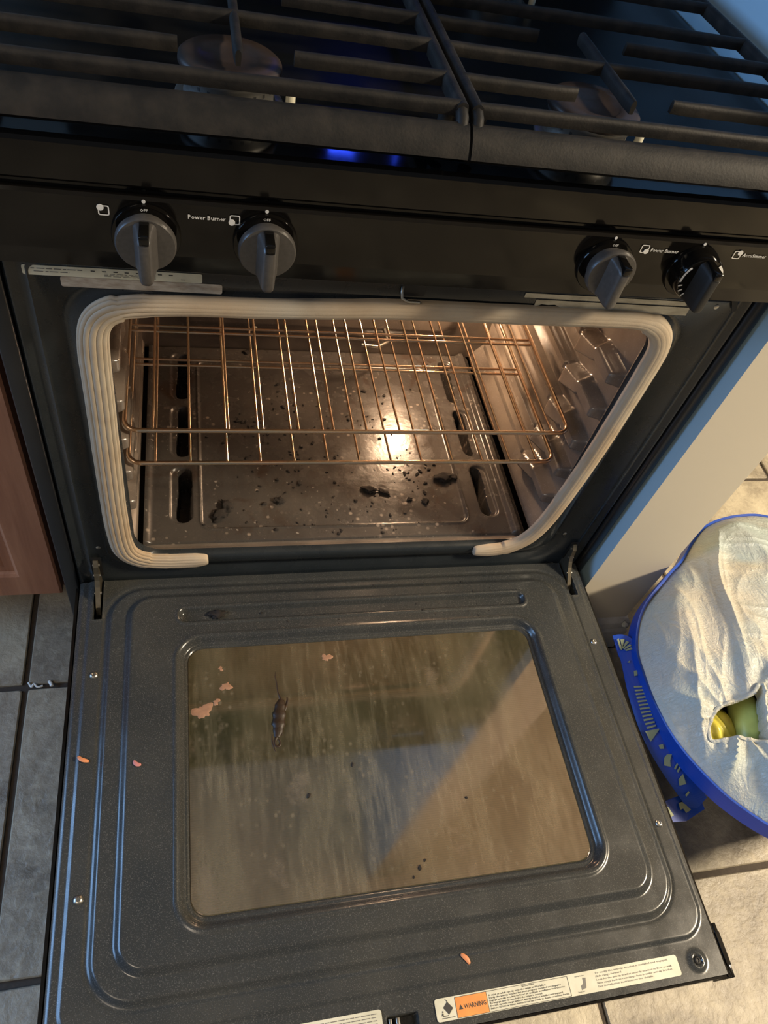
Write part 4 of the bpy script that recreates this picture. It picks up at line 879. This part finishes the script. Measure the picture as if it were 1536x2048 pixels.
for poly in ([(0.800, -0.381), (0.807, -0.380), (0.815, -0.392), (0.806, -0.395), (0.804, -0.389), (0.799, -0.390)], [(0.774, -0.386), (0.782, -0.384), (0.786, -0.396), (0.780, -0.398)]):
    obj('print', MB().prism([(x, y, 0.2045) for x, y in poly], (0, 0, 0.0005)), 'print', tb)

# white carrier bag bulging out of the blue one, with a gap showing what is inside
HC = (0.872, -0.304)
HOLE = [(0.834, -0.3237), (0.8395, -0.303), (0.8548, -0.2866), (0.8738, -0.2809), (0.8975, -0.2793), (0.9126, -0.2693), (0.9174, -0.2809), (0.910, -0.3094), (0.9045, -0.3300), (0.8985, -0.3435), (0.8800, -0.3345), (0.8600, -0.3270)]
HP = [(p.x, p.y) for p in closed_spline(HOLE, 96)]
def in_hole(x, y):
    c = False; j = len(HP) - 1
    for i in range(len(HP)):
        (xi, yi), (xj, yj) = HP[i], HP[j]
        if (yi > y) != (yj > y) and x < (xj - xi) * (y - yi) / (yj - yi) + xi: c = not c
        j = i
    return c
def ridged(t): return (1 - abs(noise.noise(t)) * 2.2)
def dome(u, v):
    th = 2 * PI * u; rr = v; r = (rim_r(th) - 0.003) * rr
    x = DC.x + r * math.cos(th); y = DC.y + r * math.sin(th)
    z = 0.255 + 0.072 * max(0, 1 - rr ** 2.6) ** 0.75
    dx, dy = (x - HC[0]) / 1.15, y - HC[1]; dh = math.hypot(dx, dy); ang = math.atan2(dy, dx)
    edge = ss(0.0, 0.14, 1 - rr)
    # pleats running towards the gap, long folds across the left half, fine wrinkles at the right
    pl = ridged(Vector((math.cos(ang) * 2.6, math.sin(ang) * 2.6, dh * 3.0))) ** 2
    z += 0.009 * pl * math.exp(-((dh - 0.07) / 0.06) ** 2) * edge
    wq = 0.02 * noise.noise(Vector((x * 6, y * 6, 2.0))); c1 = x * 0.93 - y * 0.36 + wq; l1 = x * 0.36 + y * 0.93
    w1 = ridged(Vector((c1 * 17, l1 * 3.2, 1.3))); w1 = max(0, w1) ** 2.5; z += 0.013 * w1 * edge * ss(1.16, 0.98, x)
    w3 = max(0, ridged(Vector((c1 * 40, l1 * 7, 6.3)))) ** 2; z += 0.0028 * w3 * edge
    c2 = x * 0.45 + y * 0.89 + wq; l2 = x * 0.89 - y * 0.45
    w2 = max(0, ridged(Vector((c2 * 48, l2 * 9, 4.1)))) ** 2; z += 0.0030 * w2 * ss(0.92, 1.04, x - y * 0.2) * edge
    z += 0.010 * noise.noise(Vector((x * 6, y * 6, 8.0))) * edge
    z -= 0.010 * math.exp(-(dh / 0.05) ** 2)
    return Vector((x, y, z))
nu, nv = 420, 210; vs = []; fs = []
for j in range(nv + 1):
    for i in range(nu): vs.append(dome(i / nu, (j / nv) ** 0.7))
for j in range(nv):
    for i in range(nu):
        k = (i + 1) % nu; f = (j * nu + i, j * nu + k, (j + 1) * nu + k, (j + 1) * nu + i)
        c = vs[f[0]]
        if 0.82 < c.x < 0.93 and -0.36 < c.y < -0.26 and in_hole(c.x, c.y): continue
        fs.append(f)
mb = MB().add(vs, fs, 0, True)
sk0 = [dome(i / nu, 1.0) for i in range(nu)]
mb.loft([sk0, [p + Vector((0, 0, -0.006)) for p in sk0], [p + (DC - Vector((p.x, p.y, 0))).normalized() * 0.02 + Vector((0, 0, -0.05)) for p in sk0]], 0, True)
# lip turned down round the gap
def zd(x, y):
    th = math.atan2(y - DC.y, x - DC.x); return dome((th / (2 * PI)) % 1, math.hypot(x - DC.x, y - DC.y) / (rim_r(th) - 0.003)).z
Ls = []; NH = len(HP)
nrm = []
for i in range(NH):
    a, b = HP[i - 1], HP[(i + 1) % NH]; t = Vector((b[0] - a[0], b[1] - a[1], 0)).normalized(); nn = Vector((t.y, -t.x, 0))
    if in_hole(HP[i][0] + nn.x * .0015, HP[i][1] + nn.y * .0015): nn = -nn
    nrm.append(nn)
for k, dz in ((0.0034, 0.0004), (0.0016, 0.0022), (-0.0008, 0.0020), (-0.0022, -0.001), (-0.0010, -0.012), (0.004, -0.028)):
    Ls.append([(x + n_.x * k, y + n_.y * k, zd(x, y) + dz + 0.0008 * math.sin(i * 0.9)) for i, ((x, y), n_) in enumerate(zip(HP, nrm))])
mb.loft(Ls, 0, True)
wb = obj('plastic_bag', mb, 'white_bag', None, (1.04, -0.20, 0.20)); wb['label'] = 'crumpled white plastic carrier bag bulging out of the blue bag'; wb['category'] = 'bag'
# things in the gap
def ypt(u, v):
    a = 2 * PI * u; p = PI * v; c, s_ = math.cos(a) * math.sin(p), math.sin(a) * math.sin(p)
    r = 1 + 0.035 * math.sin(16 * c + 5 * s_ + 2 * noise.noise(Vector((c * 2, s_ * 2, 0)))) + 0.08 * noise.noise(Vector((c, s_, math.cos(p))) * 2)
    return (0.866 + 0.040 * c * r, -0.297 + 0.038 * s_ * r, 0.236 + 0.036 * math.cos(p) * r)
y_ = obj('yellow_wrapper', MB().grid(120, 60, ypt), 'yellow', None, (0.866, -0.297, 0.21)); y_['label'] = 'crinkled yellow wrapper showing through the gap in the white bag'; y_['category'] = 'wrapper'
y_ = obj('lime_wrapper', MB().tube([(0.928, -0.258, 0.256), (0.924, -0.285, 0.260), (0.916, -0.312, 0.260), (0.908, -0.335, 0.254)], [0.018, 0.025, 0.025, 0.018], 24), 'lime', None, (0.908, -0.3, 0.25)); y_['label'] = 'smooth pale lime packet beside the yellow wrapper in the white bag'; y_['category'] = 'wrapper'
y_ = obj('grey_lid', MB().lathe((0.893, -0.352, 0.262), (0.05, 0.2, 1), [(0.0, 0.0), (0.030, 0.0), (0.032, 0.004), (0.029, 0.010), (0.014, 0.012), (0.0, 0.012)], 40), 'grey_lid', None, (0.893, -0.352, 0.262)); y_['label'] = 'round grey plastic lid at the front of the gap in the white bag'; y_['category'] = 'lid'
